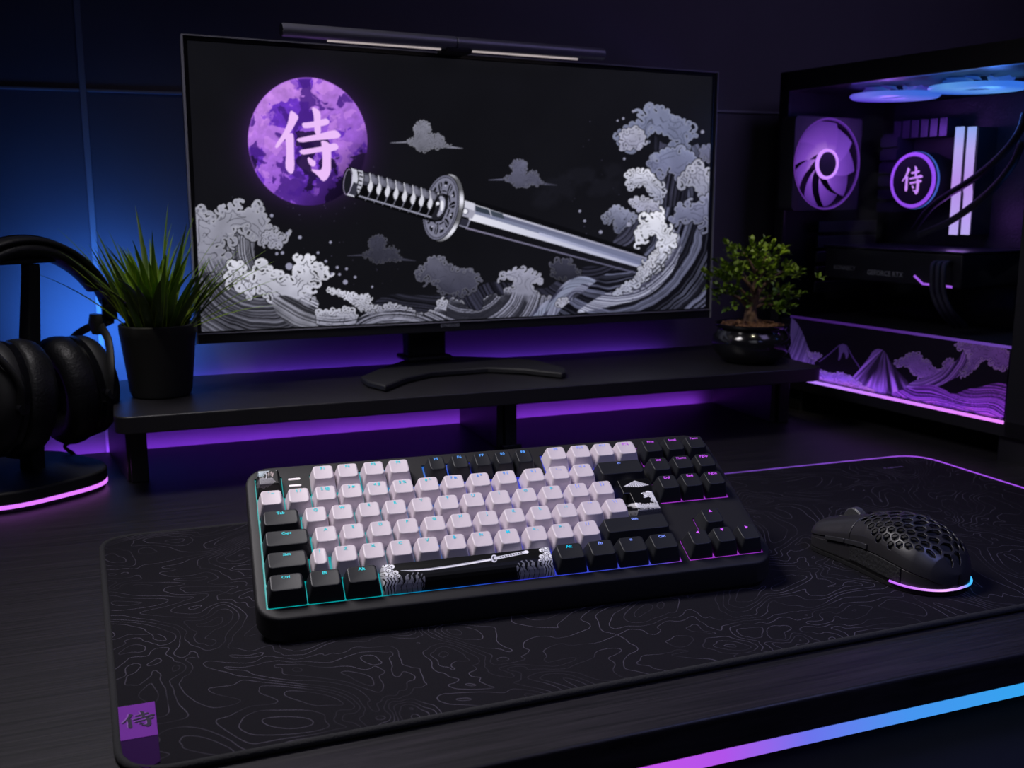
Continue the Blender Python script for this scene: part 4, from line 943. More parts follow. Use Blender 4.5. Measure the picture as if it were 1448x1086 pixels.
# space bar
SX0, SX1 = .0801, .1975
def space_h(X, Y, H=.0108):
    x0, x1, y0, y1 = SX0, SX1, YR[5] - .0092, YR[5] + .0092
    a = (X - x0) / .0022; b = (x1 - X) / .0022; d = (y1 - Y) / .0016
    e = np.clip((Y - y0) / (y1 - y0), 0, 1)
    prof = np.interp(e, [0, .03, .12, .22, .32, .42, .55, .75, .93, 1], [0, .30, .60, .78, .90, .965, 1, 1.0, .95, .8])
    h = np.minimum(np.minimum(a, b), np.minimum(d, 1.)); h = np.clip(h, 0, 1); h = 1 - (1 - h) ** 2
    return H * h * prof
def paint_space(A):
    y = -YR[5] * 1000
    W1, W2_, G1 = (.95, .95, .97), (.84, .84, .88), (.58, .58, .62)
    for sgn, xc in ((1, 80.), (-1, 197.6)):
        X_ = lambda d: xc + sgn * d
        # front face: grey water with dark flame-like tongues
        A.poly([(X_(-1), y + 3.5), (X_(9), y + 4.5), (X_(16), y + 3), (X_(23), y + 1.5), (X_(27), y + 4), (X_(28), y + 9), (X_(26), y + 22), (X_(-1), y + 22)], G1, sm=2)
        for dx, h_, w_ in ((10.5, 7, .9), (13.5, 9, 1.1), (17.5, 6, .8), (20.5, 10, 1.), (24, 6, .9)):
            A.line([(X_(dx + 1.4), y + 2.6), (X_(dx), y + 4.5), (X_(dx + .6), y + 3 + h_ * .6), (X_(dx - .8), y + 3 + h_)], [w_ * 1.2, w_, w_ * .7, .1], DKL)
        for dx in (12, 15.5, 19, 22.5, 25.5):
            A.line([(X_(dx + .8), y + 9), (X_(dx - .4), y + 13), (X_(dx + .5), y + 20)], [.12, .22, .15], (.12, .12, .14))
        A.line([(X_(26.8), y + 5), (X_(25.2), y + 8), (X_(26.8), y + 12), (X_(25.5), y + 20)], [.7, .5, .5, .3], DKL)
        # end of the bar: bright curling crest with ink lines
        A.poly([(X_(-1), y - 10), (X_(5), y - 9.5), (X_(8), y - 6), (X_(5), y - 4), (X_(9), y - 1), (X_(11), y + 3), (X_(9), y + 5), (X_(8), y + 22), (X_(-1), y + 22)], W2_, sm=2)
        for cx_, cy_, r_ in ((3, -7, 2.2), (7.5, -5, 1.8), (5, -2, 1.7), (9, .5, 1.9), (6, 3, 1.8), (2, 1, 2.), (10.5, 3.6, 1.4)):
            A.disc(X_(cx_), y + cy_, r_ + .3, DKL); A.disc(X_(cx_), y + cy_, r_, W1); A.disc(X_(cx_ - .5), y + cy_ + .4, r_ * .42, DKL); A.disc(X_(cx_ - .9), y + cy_ + .5, r_ * .3, W2_)
        for dx in (1, 3.2, 5.2, 7.2):
            A.line([(X_(dx), y + 5), (X_(dx + 1.2), y + 8), (X_(dx - .3), y + 12), (X_(dx + .6), y + 21)], [.4, .35, .4, .2], DKL)
        for dx, w_ in ((16, 1.6), (19, 1.), (22, 1.4), (25, .8), (28, .5)): A.line([(X_(dx), y - 9.8), (X_(dx + 1.2), y - 9.2)], w_ * .5, W1)
    # katana
    y += 3.2
    bl = [(92.5, -4.2), (100, -2.9), (112, -2.4), (126, -2.9), (140, -3.9), (153, -5.0)]
    A.line([(a, y + b) for a, b in bl], [.2, .9, 1.25, 1.35, 1.35, 1.35], DKL); A.line([(a, y + b) for a, b in bl], [.1, .65, .95, 1.05, 1.05, 1.05], (.72, .72, .78))
    A.line([(a, y + b + .25) for a, b in bl], [.1, .3, .45, .5, .5, .5], (.98, .98, 1.))
    A.poly([(156 + 2.0 * math.cos(t) - .6 * math.sin(t), y - 5.6 + 3.2 * math.sin(t)) for t in [PI * i / 8 for i in range(16)]], (.85, .85, .9), grow=.2)
    A.poly([(156 + 1.2 * math.cos(t), y - 5.6 + 2.3 * math.sin(t)) for t in [PI * i / 8 for i in range(16)]], (.35, .35, .4))
    A.line([(157, y - 5.7), (179, y - 8.2)], 1.5, DKL); A.line([(157, y - 5.7), (179, y - 8.2)], 1.25, (.86, .86, .9))
    for i in range(9):
        t = i / 8.; cx_, cy_ = 160.5 + 15 * t, y - 6.1 - 1.75 * t
        A.line([(cx_ - .4, cy_ - .5), (cx_ + .4, cy_ + .4)], .22, (.15, .15, .18)); A.line([(cx_ + .4, cy_ - .5), (cx_ - .4, cy_ + .4)], .2, (.25, .25, .28))
    A.disc(179.3, y - 8.3, 1.5, (.95, .95, .98))
art_key('space_bar_keycap', space_h, SX0, SX1, YR[5] - .0092, YR[5] + .0092, paint_space, 'long black keycap printed with a silver katana and waves', nx=620, ny=110)
# tall L-shaped enter key
EX0, EX1, EXM = .2640, .2925, .2703
def enter_h(X, Y, H=.0108):
    yb0, yb1 = YR[3] - .0092, YR[2] + .0088; ym = YR[2] - .0100
    top = slope(EX0 + .0006, EX1, ym, yb1, H)(X, Y); low = slope(EXM - .0008, EX1 - .0012, yb0, yb1, H)(X, Y)
    return np.maximum(top, low)
def paint_enter(A):
    y2, y3 = -YR[2] * 1000, -YR[3] * 1000
    ap = (279.9, y2 - 6.0); bl_, br_ = (269.2, y2 - 1.0), (289.6, y2 - .2)
    A.poly([ap, bl_, (280.5, y2 + 1.2), br_], (.86, .86, .88))
    for i in range(9):
        t = .08 + i / 9.; ex_ = bl_[0] + (br_[0] - bl_[0]) * t
        A.line([(ap[0] + (ex_ - ap[0]) * .25, ap[1] + 1.6), (ex_, y2 + .9)], [.05, .22], (.25, .25, .28))
    A.foam([(279.5, y3 - 11.5), (284, y3 - 12.5), (291, y3 - 12), (294, y3 - 2), (292, y3 + 3), (286, y3 + 2), (287, y3 - 2), (284, y3 - 3), (286.5, y3 - 6.5), (284, y3 - 8), (281, y3 - 7.5), (282, y3 - 10)], (.92, .92, .93), (.9, .9, .92), 22, .2, .6, outline=DKL, inner=.7)
    A.foam([(270, y3 - 3), (273.5, y3 - .5), (277, y3 - 1), (281, y3 + .4), (285, y3 - .5), (294, y3 - 1), (294, y3 + 5), (279, y3 + 4.5), (271, y3 + 3)], (.92, .92, .93), (.7, .7, .72), 23, .2, .6, outline=DKL, inner=.6)
    A.foam([(268, y3 + 4.5), (280, y3 + 6), (296, y3 + 5), (296, y3 + 22), (268, y3 + 22)], (.42, .42, .44), (.22, .22, .24), 24, .24, .4, outline=DKL, inner=.9)
art_key('enter_keycap', enter_h, EX0, EX1, YR[3] - .0092, YR[2] + .0088, paint_enter, 'tall black keycap printed with a white mountain and wave', nx=200, ny=240)
# ---------------------------------------------------------------- mouse
ms = thing('computer_mouse', 'black gaming mouse with honeycomb openings and a glowing rear strip on the desk mat', 'mouse', (.5290, .5835, PT), (0, 0, R(5)))
ML, MWD, MHT = .124, .0635, .0445
def mprof(s):
    """half width, height and base lift at s = 0 (tail) .. 1 (nose)"""
    w = MWD / 2 * np.interp(s, [0, .15, .35, .55, .72, .88, 1], [.985, 1.02, 1.0, .93, .90, .92, .90])
    tail = np.clip(1 - np.clip((.30 - s) / .30, 0, 1) ** 2.3, 0, 1) ** (1 / 2.3)
    nose = np.clip(1 - np.clip((s - .86) / .14, 0, 1) ** 3, 0, 1) ** (1 / 3.)
    w = w * np.maximum(tail, .02) * np.maximum(.62 + .38 * nose, .1)
    h = MHT * np.interp(s, [0, .06, .14, .25, .38, .52, .68, .84, .95, 1], [.34, .62, .80, .93, 1.0, .965, .82, .66, .55, .50])
    return w, h
def msurf(s, u, off=0.):
    w, h = mprof(np.asarray(s, float)); w = w - off; h = h - off
    th = np.asarray(u) * PI / 2
    x = w * np.sign(th) * np.abs(np.sin(th)) ** .70 * (1 - .10 * np.clip(1 - np.abs(np.cos(th)) * 2.2, 0, 1) * np.interp(s, [0, .25, .6, 1], [0, .5, 1, .6]))
    z = .0028 + (h - .0028) * np.abs(np.cos(th)) ** .60
    y = -ML / 2 + ML * np.asarray(s)
    return np.stack([x, y + 0 * x, z + 0 * x], -1)
def patch(name, s0, s1, u0, u1, ns, nu, m, off=0., solid=.0012, keep=None, parent=ms, sfun=None):
    S_, U_ = np.meshgrid(np.linspace(s0, s1, ns), np.linspace(u0, u1, nu))
    if sfun is not None: S_ = sfun(S_, U_)
    V = msurf(S_, U_, off).reshape(-1, 3)
    me = grid_mesh(name, V, ns, nu)
    if keep is not None:
        bm = bmesh.new(); bm.from_mesh(me); bm.faces.ensure_lookup_table()
        i = np.arange(ns - 1); j = np.arange(nu - 1); J, I = np.meshgrid(j, i, indexing='ij')
        sc = S_[:-1, :-1] + (S_[1:, 1:] - S_[:-1, :-1]) / 2; uc = U_[:-1, :-1] + (U_[1:, 1:] - U_[:-1, :-1]) / 2
        kp = keep(sc, uc).ravel()
        bmesh.ops.delete(bm, geom=[f for f, k_ in zip(bm.faces, kp) if not k_], context='FACES')
        bm.to_mesh(me); bm.free()
    bm = bmesh.new(); bm.from_mesh(me); bmesh.ops.reverse_faces(bm, faces=bm.faces); bm.to_mesh(me); bm.free()
    return link(name, me, m, parent, smooth=180, solid=solid)
M_ms = mat('mouse_black', (.022, .021, .024), .38, noise=.06, bump=.04, bscale=1500)
M_in = mat('mouse_inside', (.004, .004, .005), .6)
def hexkeep(S_, U_):
    # rounded hexagonal openings on the hump, laid out in arc-length millimetres
    y = S_ * ML * 1000; x = U_ * 43.
    px_, py_ = 7.0, 6.1
    rowi = np.round(y / py_); xo = np.where(rowi % 2 == 0, 0, px_ / 2)
    best = np.full(S_.shape, 9.)
    for dr in (-1, 0, 1):
        rr_ = rowi + dr; xo = np.where(rr_ % 2 == 0, 0, px_ / 2)
        cx_ = np.round((x - xo) / px_) * px_ + xo; cy_ = rr_ * py_
        dx, dy = x - cx_, y - cy_
        hexd = np.maximum(np.abs(dx), np.abs(dx) * .5 + np.abs(dy) * .866); d_ = .55 * hexd + .45 * np.hypot(dx, dy)
        inreg = ((cy_ / 126 - .345) / .30) ** 2 + (cx_ / 31.) ** 2 < 1
        best = np.minimum(best, np.where(inreg, d_, 9.))
    return best > 2.85
patch('shell', .0, .625, -.86, .86, 330, 330, M_ms, keep=hexkeep, sfun=lambda S_, U_: S_)
patch('inner_body', .02, .62, -.97, .97, 50, 50, M_in, off=.0035, solid=0)
patch('left_button', .632, 1., -.80, -.10, 60, 40, M_ms)
patch('right_button', .632, 1., .10, .80, 60, 40, M_ms)
patch('centre_spine', .632, 1., -.09, .09, 60, 14, M_ms, off=.0012)
def sidebump(name, u0, u1, sgn):
    pass
M_grip = mat('grip_rubber', (.010, .010, .012), .7, bump=1.0, bscale=420)
for sg in (-1, 1):
    a, b = (-1., -.87) if sg < 0 else (.87, 1.)
    patch('side_wall', .0, 1., a, b, 120, 14, M_ms, off=.0006)
patch('side_grip', .20, .62, -.995, -.872, 60, 16, M_grip, off=-.0002)
patch('side_grip', .20, .62, .872, .995, 60, 16, M_grip, off=-.0002)
patch('front_wall', .64, .995, -.985, -.81, 60, 16, M_ms, off=.0008); patch('front_wall', .64, .995, .81, .985, 60, 16, M_ms, off=.0008)
patch('side_button', .47, .655, -.862, -.80, 30, 8, mat('side_button_black', (.03, .03, .034), .3), off=-.0013, solid=.002)
patch('side_button', .665, .82, -.862, -.80, 30, 8, bpy.data.materials['side_button_black'], off=-.0013, solid=.002)
# nose cap
sN = np.array(msurf(.999, np.linspace(-1, 1, 30))); mb = MB(); mb.v = [tuple(p) for p in sN]; mb.f = [tuple(range(30))]; mb.build('nose_cap', M_ms, ms, solid=.001)
# wheel
wy = -ML / 2 + ML * .80; wz = float(msurf(.80, 0.)[2])
MB().lathe([(.0001, -.0035), (.0095, -.0035), (.0105, -.0026), (.0105, .0026), (.0095, .0035), (.0001, .0035)], 40, M=Matrix.Translation((0, wy, wz - .0055)) @ Matrix.Rotation(R(90), 4, 'Y')).build('scroll_wheel', mat('wheel_rubber', (.05, .05, .055), .35, bump=.5, bscale=500), ms)
MB().box(-.0022, .0022, -ML / 2 + ML * .66, -ML / 2 + ML * .70, 0, .0012, M=Matrix.Translation((0, 0, float(msurf(.68, 0.)[2]) - .0012))).build('mode_button', M_gloss, ms, bevel=.0005)
# base and the light strip round the tail
out = []
for t in np.linspace(0, 1, 40): w_, _ = mprof(t); out.append((float(w_) - .0012, -ML / 2 + ML * t))
outl = out + [(-x, y) for x, y in out[::-1]]
MB().prism(outl, .0006, .0030).build('base', M_in, ms)
pts = []; 
for t in np.linspace(.26, 0, 26): w_, _ = mprof(t); pts.append((-float(w_) - .0002, -ML / 2 + ML * float(t) - .0001, .0052))
for t in np.linspace(.0, .26, 26)[1:]: w_, _ = mprof(t); pts.append((float(w_) + .0002, -ML / 2 + ML * float(t) - .0001, .0052))
MB().tube(pts, .0009, 8, upv=(0, 0, 1)).build('light_strip', glow('mouse_glow', [(0, (.45, .10, .85)), (.3, (.85, .45, 1.)), (.55, (.45, .25, 1.)), (.68, (.05, .40, 1.)), (1, (.05, .55, 1.))], 'X', -.032, .032, 1.3), ms, smooth=180)
# ---------------------------------------------------------------- headphone stand and headphones
HX, HYY = hy(47, 560, 1.062).x, 1.062
st = thing('headphone_stand', 'black headphone stand with a rounded base ringed by violet light', 'headphone stand', (HX, HYY, 0), (0, 0, 0))
bo = []
for i in range(72):
    t = 2 * PI * i / 72; n_ = 3.2; c, s_ = math.cos(t), math.sin(t)
    bo.append((.071 * abs(c) ** (2 / n_) * (1 if c > 0 else -1), .071 * abs(s_) ** (2 / n_) * (1 if s_ > 0 else -1)))
Mb = Matrix.Translation((-.019, -.003, 0)) @ Matrix.Rotation(R(33), 4, 'Z')
MB().prism(bo, .0075, .0195, M=Mb).build('base', M_soft, st, bevel=.002, seg=3)
MB().prism([(x * .97, y * .97) for x, y in bo], .0004, .004, M=Mb).build('foot_plate', M_soft, st)
MB().prism([(x * 1.0, y * 1.0) for x, y in bo], .0042, .0074, M=Mb).build('light_ring', glow('ring_glow', [(0, (.62, .16, .95)), (1, (.70, .18, 1.))], 'X', -.08, .08, 1.25), st)
zt = hy(40, 364, HYY).z
MB().tube([(-.006, 0, .019), (-.001, 0, .12), (.007, 0, zt - .012), (.007, 0, zt - .006)], [.0090, .0080, .0066, .0066], 4, flat=(1.3, .9), upv=(1, 0, 0)).build('post', M_soft, st, bevel=.001, smooth=30)
HPSI = R(33); AX = Vector((math.cos(HPSI), math.sin(HPSI), 0)); NX_ = Vector((-math.sin(HPSI), math.cos(HPSI), 0))
hp = thing('headphones', 'black over-ear headphones with padded headband hanging on the stand', 'headphones', (HX, HYY, 0), (0, 0, HPSI))
# local: x along the ear axis, y across the band, z up
zc = zt - .084
AR = .092; AH = .100
def arch(r, h, a0, a1, n=40): return [(r * math.cos(R(a0 + (a1 - a0) * i / n)), 0, zc + h * math.sin(R(a0 + (a1 - a0) * i / n))) for i in range(n + 1)]
M_lea = mat('leatherette', (.008, .008, .010), .46, spec=.35, noise=.2, bump=.5, bscale=420)
MB().tube(arch(AR, AH, 20, 160), .0055, 14, flat=(.8, 2.9), upv=(1, 0, 0)).build('headband', M_lea, hp, smooth=70)
MB().tube(arch(AR - .0078, AH - .0085, 33, 147), [.0052 + .0030 * math.sin(PI * i / 40) for i in range(41)], 14, flat=(1, 2.2), upv=(1, 0, 0)).build('headband_pad', M_lea, hp, smooth=70)
MB().tube(arch(AR + .0046, AH + .0046, 21, 159), .0007, 6, upv=(1, 0, 0), ).build('seam_piping', M_gloss, hp, smooth=180)
MB().box(-.028, .028, -.012, .012, zc + AH - .0215, zc + AH - .017).build('rest_pad', M_lea, hp, bevel=.002)
def cup(sx, cx, cz, tilt, sc=1., cy=0.):
    """sx = +1: right cup, its pad faces -x"""
    M = Matrix.Translation((cx, cy, cz)) @ Matrix.Rotation(R(tilt), 4, 'Y') @ Matrix.Rotation(R(90 * sx), 4, 'Y') @ Matrix.Diagonal((1.06 * sc, .90 * sc, sc, 1))
    # lathe axis z = outward
    pad_ = [(.026, -.0225), (.031, -.0262), (.038, -.0275), (.045, -.0255), (.0495, -.0195), (.0510, -.0115), (.0500, -.004), (.0470, .0), (.024, .0), (.024, -.018), (.026, -.0225)]
    a = MB().lathe(pad_, 72, M=M, cap=False)
    # gathered creases round the pad
    v = []
    for i, p in enumerate(a.v):
        k = i // len(pad_); j = i % len(pad_); c_ = M.translation
        d_ = (Vector(p) - c_) * (1 + (.006 * math.sin(k * 2.7) + .004 * math.sin(k * 5.3 + 1)) * (1 if 2 < j < 8 else 0)); v.append(tuple(c_ + d_))
    a.v = v
    a.build('ear_pad', M_lea, hp, smooth=180)
    MB().lathe([(.0001, -.012), (.025, -.012)], 48, M=M, cap=False).build('inner_cloth', mat('speaker_cloth', (.006, .006, .007), .9, bump=.5, bscale=900), hp)
    MB().lathe([(.046, -.0005), (.0485, .0015), (.0485, .006), (.0470, .0075)], 64, M=M, cap=False).build('trim_ring', M_gloss, hp)
    MB().lathe([(.0460, .006), (.0478, .009), (.0470, .017), (.0430, .0235), (.034, .0275), (.020, .0292), (.0001, .0295)], 64, M=M).build('ear_cup', M_soft, hp, smooth=40)
    MB().lathe([(.030, .0290), (.0312, .0302), (.0335, .0300), (.0345, .0282)], 64, M=M, cap=False).build('cup_ring', M_metal, hp)
    # yoke: two arms round the cup joining above it
    top = (cx + sx * .006, 0, cz + .060)
    for sy in (-1, 1):
        P = spline([(cx + sx * .010, cy + sy * .0485 * .92 * sc, cz - .002), (cx + sx * .012, cy + sy * .046 * sc, cz + .022), (cx + sx * .0215, cy + sy * .030 * sc, cz + .046), (cx + sx * .0285, cy + sy * .008, cz + .0585)], 8)
        MB().tube(P, .0028, 8, flat=(1.0, 1.7)).build('yoke_arm', M_soft, hp, smooth=60)
        MB().lathe([(.0001, -.003), (.005, -.003), (.005, .003), (.0001, .003)], 20, M=Matrix.Translation((cx + sx * .010, cy + sy * .0455 * sc, cz - .002)) @ Matrix.Rotation(R(90), 4, 'X')).build('hinge_pin', M_metal, hp)
    return (cx + sx * .029, cy, cz + .0585)
czr = hy(100, 546, HYY + .035).z; czl = hy(20, 556, HYY - .02).z
tr = cup(1, .043, czr, -4); tl_ = cup(-1, -.042, czl, 8, 1.02, -.030)
for sx, t_, ex_ in ((1, tr, AR), (-1, tl_, -AR)):
    e0 = Vector((ex_ * .94, 0, zc + AH * .342 - .004)); e1 = Vector(t_)
    mid_ = Vector((ex_ * .945, 0, zc + .016)) if sx > 0 else Vector((ex_ * .82, 0, zc + .004))
    MB().tube([e0 + Vector((0, 0, .010)), e0 - Vector((0, 0, .012))], .0075, 4, flat=(1.0, 1.9), upv=(1, 0, 0)).build('slider_block', M_blk, hp, bevel=.0015, smooth=30)
    MB().tube([e0 - Vector((0, 0, .010)), mid_, e1], [.0042, .0042, .005], 8, flat=(.8, 1.6), upv=(1, 0, 0)).build('slider', M_metal, hp)
    MB().tube([e1 + Vector((0, 0, .012)), e1 + Vector((0, 0, .004)), e1 - Vector((0, 0, .008))], [.006, .0075, .005], 12, flat=(.9, 1.5), upv=(1, 0, 0)).build('hinge', M_blk, hp)
# cable from the right cup to the desk
iv = (Matrix.Translation((HX, HYY, 0)) @ Matrix.Rotation(HPSI, 4, 'Z')).inverted()
cb = [Vector((.050, 0, czr - .050))] + [iv @ p for p in (hy(92, 630, HYY + .045), hy(104, 642, HYY + .050), hz(111, 652, .004), hz(104, 662, .002), hz(92, 650, .002), hz(60, 640, .002))]
MB().tube(spline(cb, 10), .0019, 8).build('cable', M_soft, hp, smooth=180)

# ---------------------------------------------------------------- grass plant
GX, GY = .0345, 1.088
ztop = hy(228, 463, GY - .036).z - ZR
gp = thing('potted_grass', 'spiky green grass plant in a black tapered pot on the left end of the shelf', 'plant', (GX, GY, ZR))
rt = .0375; r0 = .0295
MB().lathe([(.0001, 0), (r0 - .003, .0), (r0 - .0005, .0015), (r0 + .001, .006), (rt - .0008, ztop * .85), (rt - .0004, ztop * .86), (rt, ztop - .001), (rt - .0008, ztop), (rt - .0030, ztop), (rt - .0034, ztop - .012), (.0001, ztop - .012)], 72).build('pot', mat('pot_black', (.012, .012, .014), .55, noise=.15, bump=.15, bscale=500), gp, smooth=40)
MB().lathe([(.0001, ztop - .008), (rt - .003, ztop - .009)], 40).build('soil', mat('soil', (.012, .009, .006), .95, noise=.5, nscale=300, bump=1, bscale=500), gp)
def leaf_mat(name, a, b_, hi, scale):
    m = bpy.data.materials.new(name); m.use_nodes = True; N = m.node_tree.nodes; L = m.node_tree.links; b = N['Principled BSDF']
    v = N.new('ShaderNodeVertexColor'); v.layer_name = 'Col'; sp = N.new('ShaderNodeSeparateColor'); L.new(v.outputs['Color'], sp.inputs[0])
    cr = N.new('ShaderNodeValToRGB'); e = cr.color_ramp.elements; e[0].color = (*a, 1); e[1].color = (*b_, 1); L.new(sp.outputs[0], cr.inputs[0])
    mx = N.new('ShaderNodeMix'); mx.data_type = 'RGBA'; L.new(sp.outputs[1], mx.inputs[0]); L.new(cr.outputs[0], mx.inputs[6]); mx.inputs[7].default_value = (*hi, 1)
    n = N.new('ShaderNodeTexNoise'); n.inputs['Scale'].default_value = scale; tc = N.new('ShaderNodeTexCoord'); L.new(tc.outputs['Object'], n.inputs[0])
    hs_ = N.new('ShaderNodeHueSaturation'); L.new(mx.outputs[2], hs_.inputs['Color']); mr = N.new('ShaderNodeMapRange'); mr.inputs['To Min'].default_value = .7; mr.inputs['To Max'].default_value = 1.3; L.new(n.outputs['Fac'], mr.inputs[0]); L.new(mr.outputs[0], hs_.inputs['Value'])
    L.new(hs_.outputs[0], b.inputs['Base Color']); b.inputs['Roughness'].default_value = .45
    b.inputs['Subsurface Weight'].default_value = 0
    return m
def blades(specs):
    """each blade: base, dir angle, lean, length, width; colour R = height along, G = edge"""
    V = []; Fc = []; Cc = []
    for bx, by, az, lean, Ln, wd, curl in specs:
        n = 12; base = len(V); p = Vector((bx, by, ztop - .012)); el = PI / 2 - lean
        side = Vector((-math.sin(az), math.cos(az), 0))
        for i in range(n + 1):
            t = i / n; wq = wd * (1 - t) ** .62 * (.55 + 1.5 * t * (1 - t) * 1.4)
            if i == n: wq = wd * .02
            d_ = Vector((math.cos(az) * math.cos(el), math.sin(az) * math.cos(el), math.sin(el)))
            up_ = side.cross(d_).normalized()
            if p.x + GX > MX - W2 - .03 and p.y > MY + math.tan(MYAW) * (p.x + GX - MX) - .025 - GY: wq *= .6
            for q, (o_, l_) in enumerate(((-1, .30), (-.8, .16), (0, 0), (.8, .16), (1, .30))):
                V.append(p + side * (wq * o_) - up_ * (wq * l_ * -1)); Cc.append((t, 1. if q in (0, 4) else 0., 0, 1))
            p = p + d_ * (Ln / n); el -= curl / n
            lim = MY + math.tan(MYAW) * (p.x + GX - MX) - .017 - GY     # leaves bend along the front of the monitor, never through it
            if p.x + GX > MX - W2 - .03 and p.y > lim: p.y = lim
        for i in range(n):
            for q in range(4): Fc.append((base + i * 5 + q, base + i * 5 + q + 1, base + (i + 1) * 5 + q + 1, base + (i + 1) * 5 + q))
    me = bpy.data.meshes.new('leaves'); me.from_pydata([tuple(v) for v in V], [], Fc); me.update()
    ca = me.color_attributes.new('Col', 'FLOAT_COLOR', 'POINT'); ca.data.foreach_set('color', [x for c in Cc for x in c]); return me
rn = random.Random(11); sp_ = []
for i in range(96):
    az = rn.uniform(0, 2 * PI); rr_ = rn.uniform(.0, .027) ; lean = rn.uniform(.02, .28) + rr_ * 14; q_ = rn.random()
    sp_.append((rr_ * math.cos(az), rr_ * math.sin(az), az + rn.uniform(-.4, .4), lean, rn.uniform(.072, .122) * (1 - .10 * lean), rn.uniform(.0040, .0066), rn.uniform(.1, .9)))
for az, lean, Ln in ((175, .72, .115), (-14, .85, .125), (-22, .95, .12), (-8, .70, .125), (190, .5, .125), (-30, .6, .11), (165, .35, .13), (60, .25, .135), (260, .3, .075), (280, .38, .07), (300, .42, .08), (240, .5, .08), (100, .15, .14), (75, .1, .14), (-25, 1.05, .11), (-18, .6, .13)):
    a_ = R(az); sp_.append((.02 * math.cos(a_), .02 * math.sin(a_), a_, lean, Ln, .0042, .5))
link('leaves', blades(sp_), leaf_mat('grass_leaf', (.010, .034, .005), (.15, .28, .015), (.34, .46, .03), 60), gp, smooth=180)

# ---------------------------------------------------------------- bonsai
BX, BY = .716, 1.052
BK = .86
bs = thing('bonsai_tree', 'small bonsai tree with bright green leaves in a round glossy black bowl', 'plant', (BX, BY, ZR))
zr_ = hy(1062, 463, BY - .04).z - ZR
br_ = .0475
k_ = zr_ / .052
MB().lathe([(.0001, 0), (.030, 0), (.031, .002 * k_), (.037, .006 * k_), (.045, .016 * k_), (br_, .026 * k_), (.0462, .035 * k_), (.0415, .041 * k_), (.0400, .0435 * k_), (.0415, .046 * k_), (.0450, .049 * k_), (.0452, .0515 * k_), (.0435, .052 * k_), (.0405, .050 * k_), (.039, .044 * k_), (.0001, .044 * k_)], 80).build('bowl', mat('bowl_gloss', (.008, .008, .011), .14, noise=.1, coat=.3), bs, smooth=50)
rn = random.Random(5); ch = MB()
def rot_rand(): return Matrix.Rotation(rn.uniform(0, 6), 4, 'Z') @ Matrix.Rotation(rn.uniform(-.6, .6), 4, 'X')
for i in range(320):
    a_ = rn.uniform(0, 2 * PI); q_ = .038 * math.sqrt(rn.random()); s_ = rn.uniform(.0016, .0034)
    M_ = Matrix.Translation((q_ * math.cos(a_), q_ * math.sin(a_), .0475 * k_ + .0045 * (1 - (q_ / .038) ** 2) + rn.uniform(0, .0015))) @ rot_rand() @ Matrix.Diagonal((s_, s_ * rn.uniform(.5, .9), s_ * .45, 1))
    bmx = [Vector(p) for p in ((-1, -.6, -1), (.3, -1, -1), (1, .2, -1), (-.2, 1, -1), (-.8, -.5, 1), (.3, -.7, 1), (.8, .2, 1), (-.2, .7, 1))]
    ch.add([M_ @ p for p in bmx], [(0, 3, 2, 1), (4, 5, 6, 7), (0, 1, 5, 4), (1, 2, 6, 5), (2, 3, 7, 6), (3, 0, 4, 7)])
tag(ch.build('bark_chips', mat('bark_chip', (.16, .075, .035), .8, noise=.6, nscale=150), bs), kind='stuff')
M_bark = mat('bark', (.13, .075, .05), .8, noise=.5, nscale=90, bump=1., bscale=260)
tk = MB(); z0_ = .047 * k_
trunk = spline([(.001, 0, z0_ - .004), (-.002, 0, z0_ + 0.0101), (.000, .002, z0_ + 0.0235), (.004, 0, z0_ + 0.0378), (.003, 0, z0_ + 0.0521), (.006, 0, z0_ + 0.0714)], 6)
tk.tube(trunk, [.0105 * (1 - .8 * (i / (len(trunk) - 1)) ** .8) + .0035 * max(0, 1 - i / 5) for i in range(len(trunk))], 14)
tips = []
def limb(p0_, p1_, r_):
    m_ = (Vector(p0_) + Vector(p1_)) / 2 + Vector((0, 0, .004)); P_ = spline([p0_, m_, p1_], 5)
    tk.tube(P_, [r_ * (1 - .7 * i / (len(P_) - 1)) for i in range(len(P_))], 8)
    return P_
for a0, tip, r_ in (((-.001, 0, z0_ + 0.0168), (-.034, -.004, z0_ + 0.0403), .0034), ((.002, 0, z0_ + 0.0252), (.040, .002, z0_ + 0.0370), .0034), ((.004, 0, z0_ + 0.0378), (.040, -.002, z0_ + 0.0655), .0030), ((.002, 0, z0_ + 0.0420), (-.030, .002, z0_ + 0.0655), .0028), ((.005, 0, z0_ + 0.0588), (.018, -.003, z0_ + 0.0874), .0022), ((.004, 0, z0_ + 0.0588), (-.014, .003, z0_ + 0.0890), .0022), ((.002, 0, z0_ + 0.0336), (.004, .028, z0_ + 0.0630), .0026), ((.002, 0, z0_ + 0.0378), (-.004, -.026, z0_ + 0.0672), .0024), ((.002, 0, z0_ + 0.0218), (.024, -.012, z0_ + 0.0252), .0022), ((0, 0, z0_ + 0.0286), (-.038, .0, z0_ + 0.0554), .0022)):
    tips.append((limb(a0, tip, r_), tip))
for i in range(7):
    a_ = 2 * PI * i / 7 + .3; tk.tube(spline([(0, 0, z0_ + 0.0067), (.011 * math.cos(a_), .011 * math.sin(a_), z0_ + 0.0017), (.019 * math.cos(a_ + .2), .019 * math.sin(a_ + .2), z0_ - .001)], 4), [.005, .005, .0045, .0042, .004, .0034, .003, .0026, .002], 7)
tk.build('trunk', M_bark, bs, smooth=60)
V = []; Fc = []; Cc = []
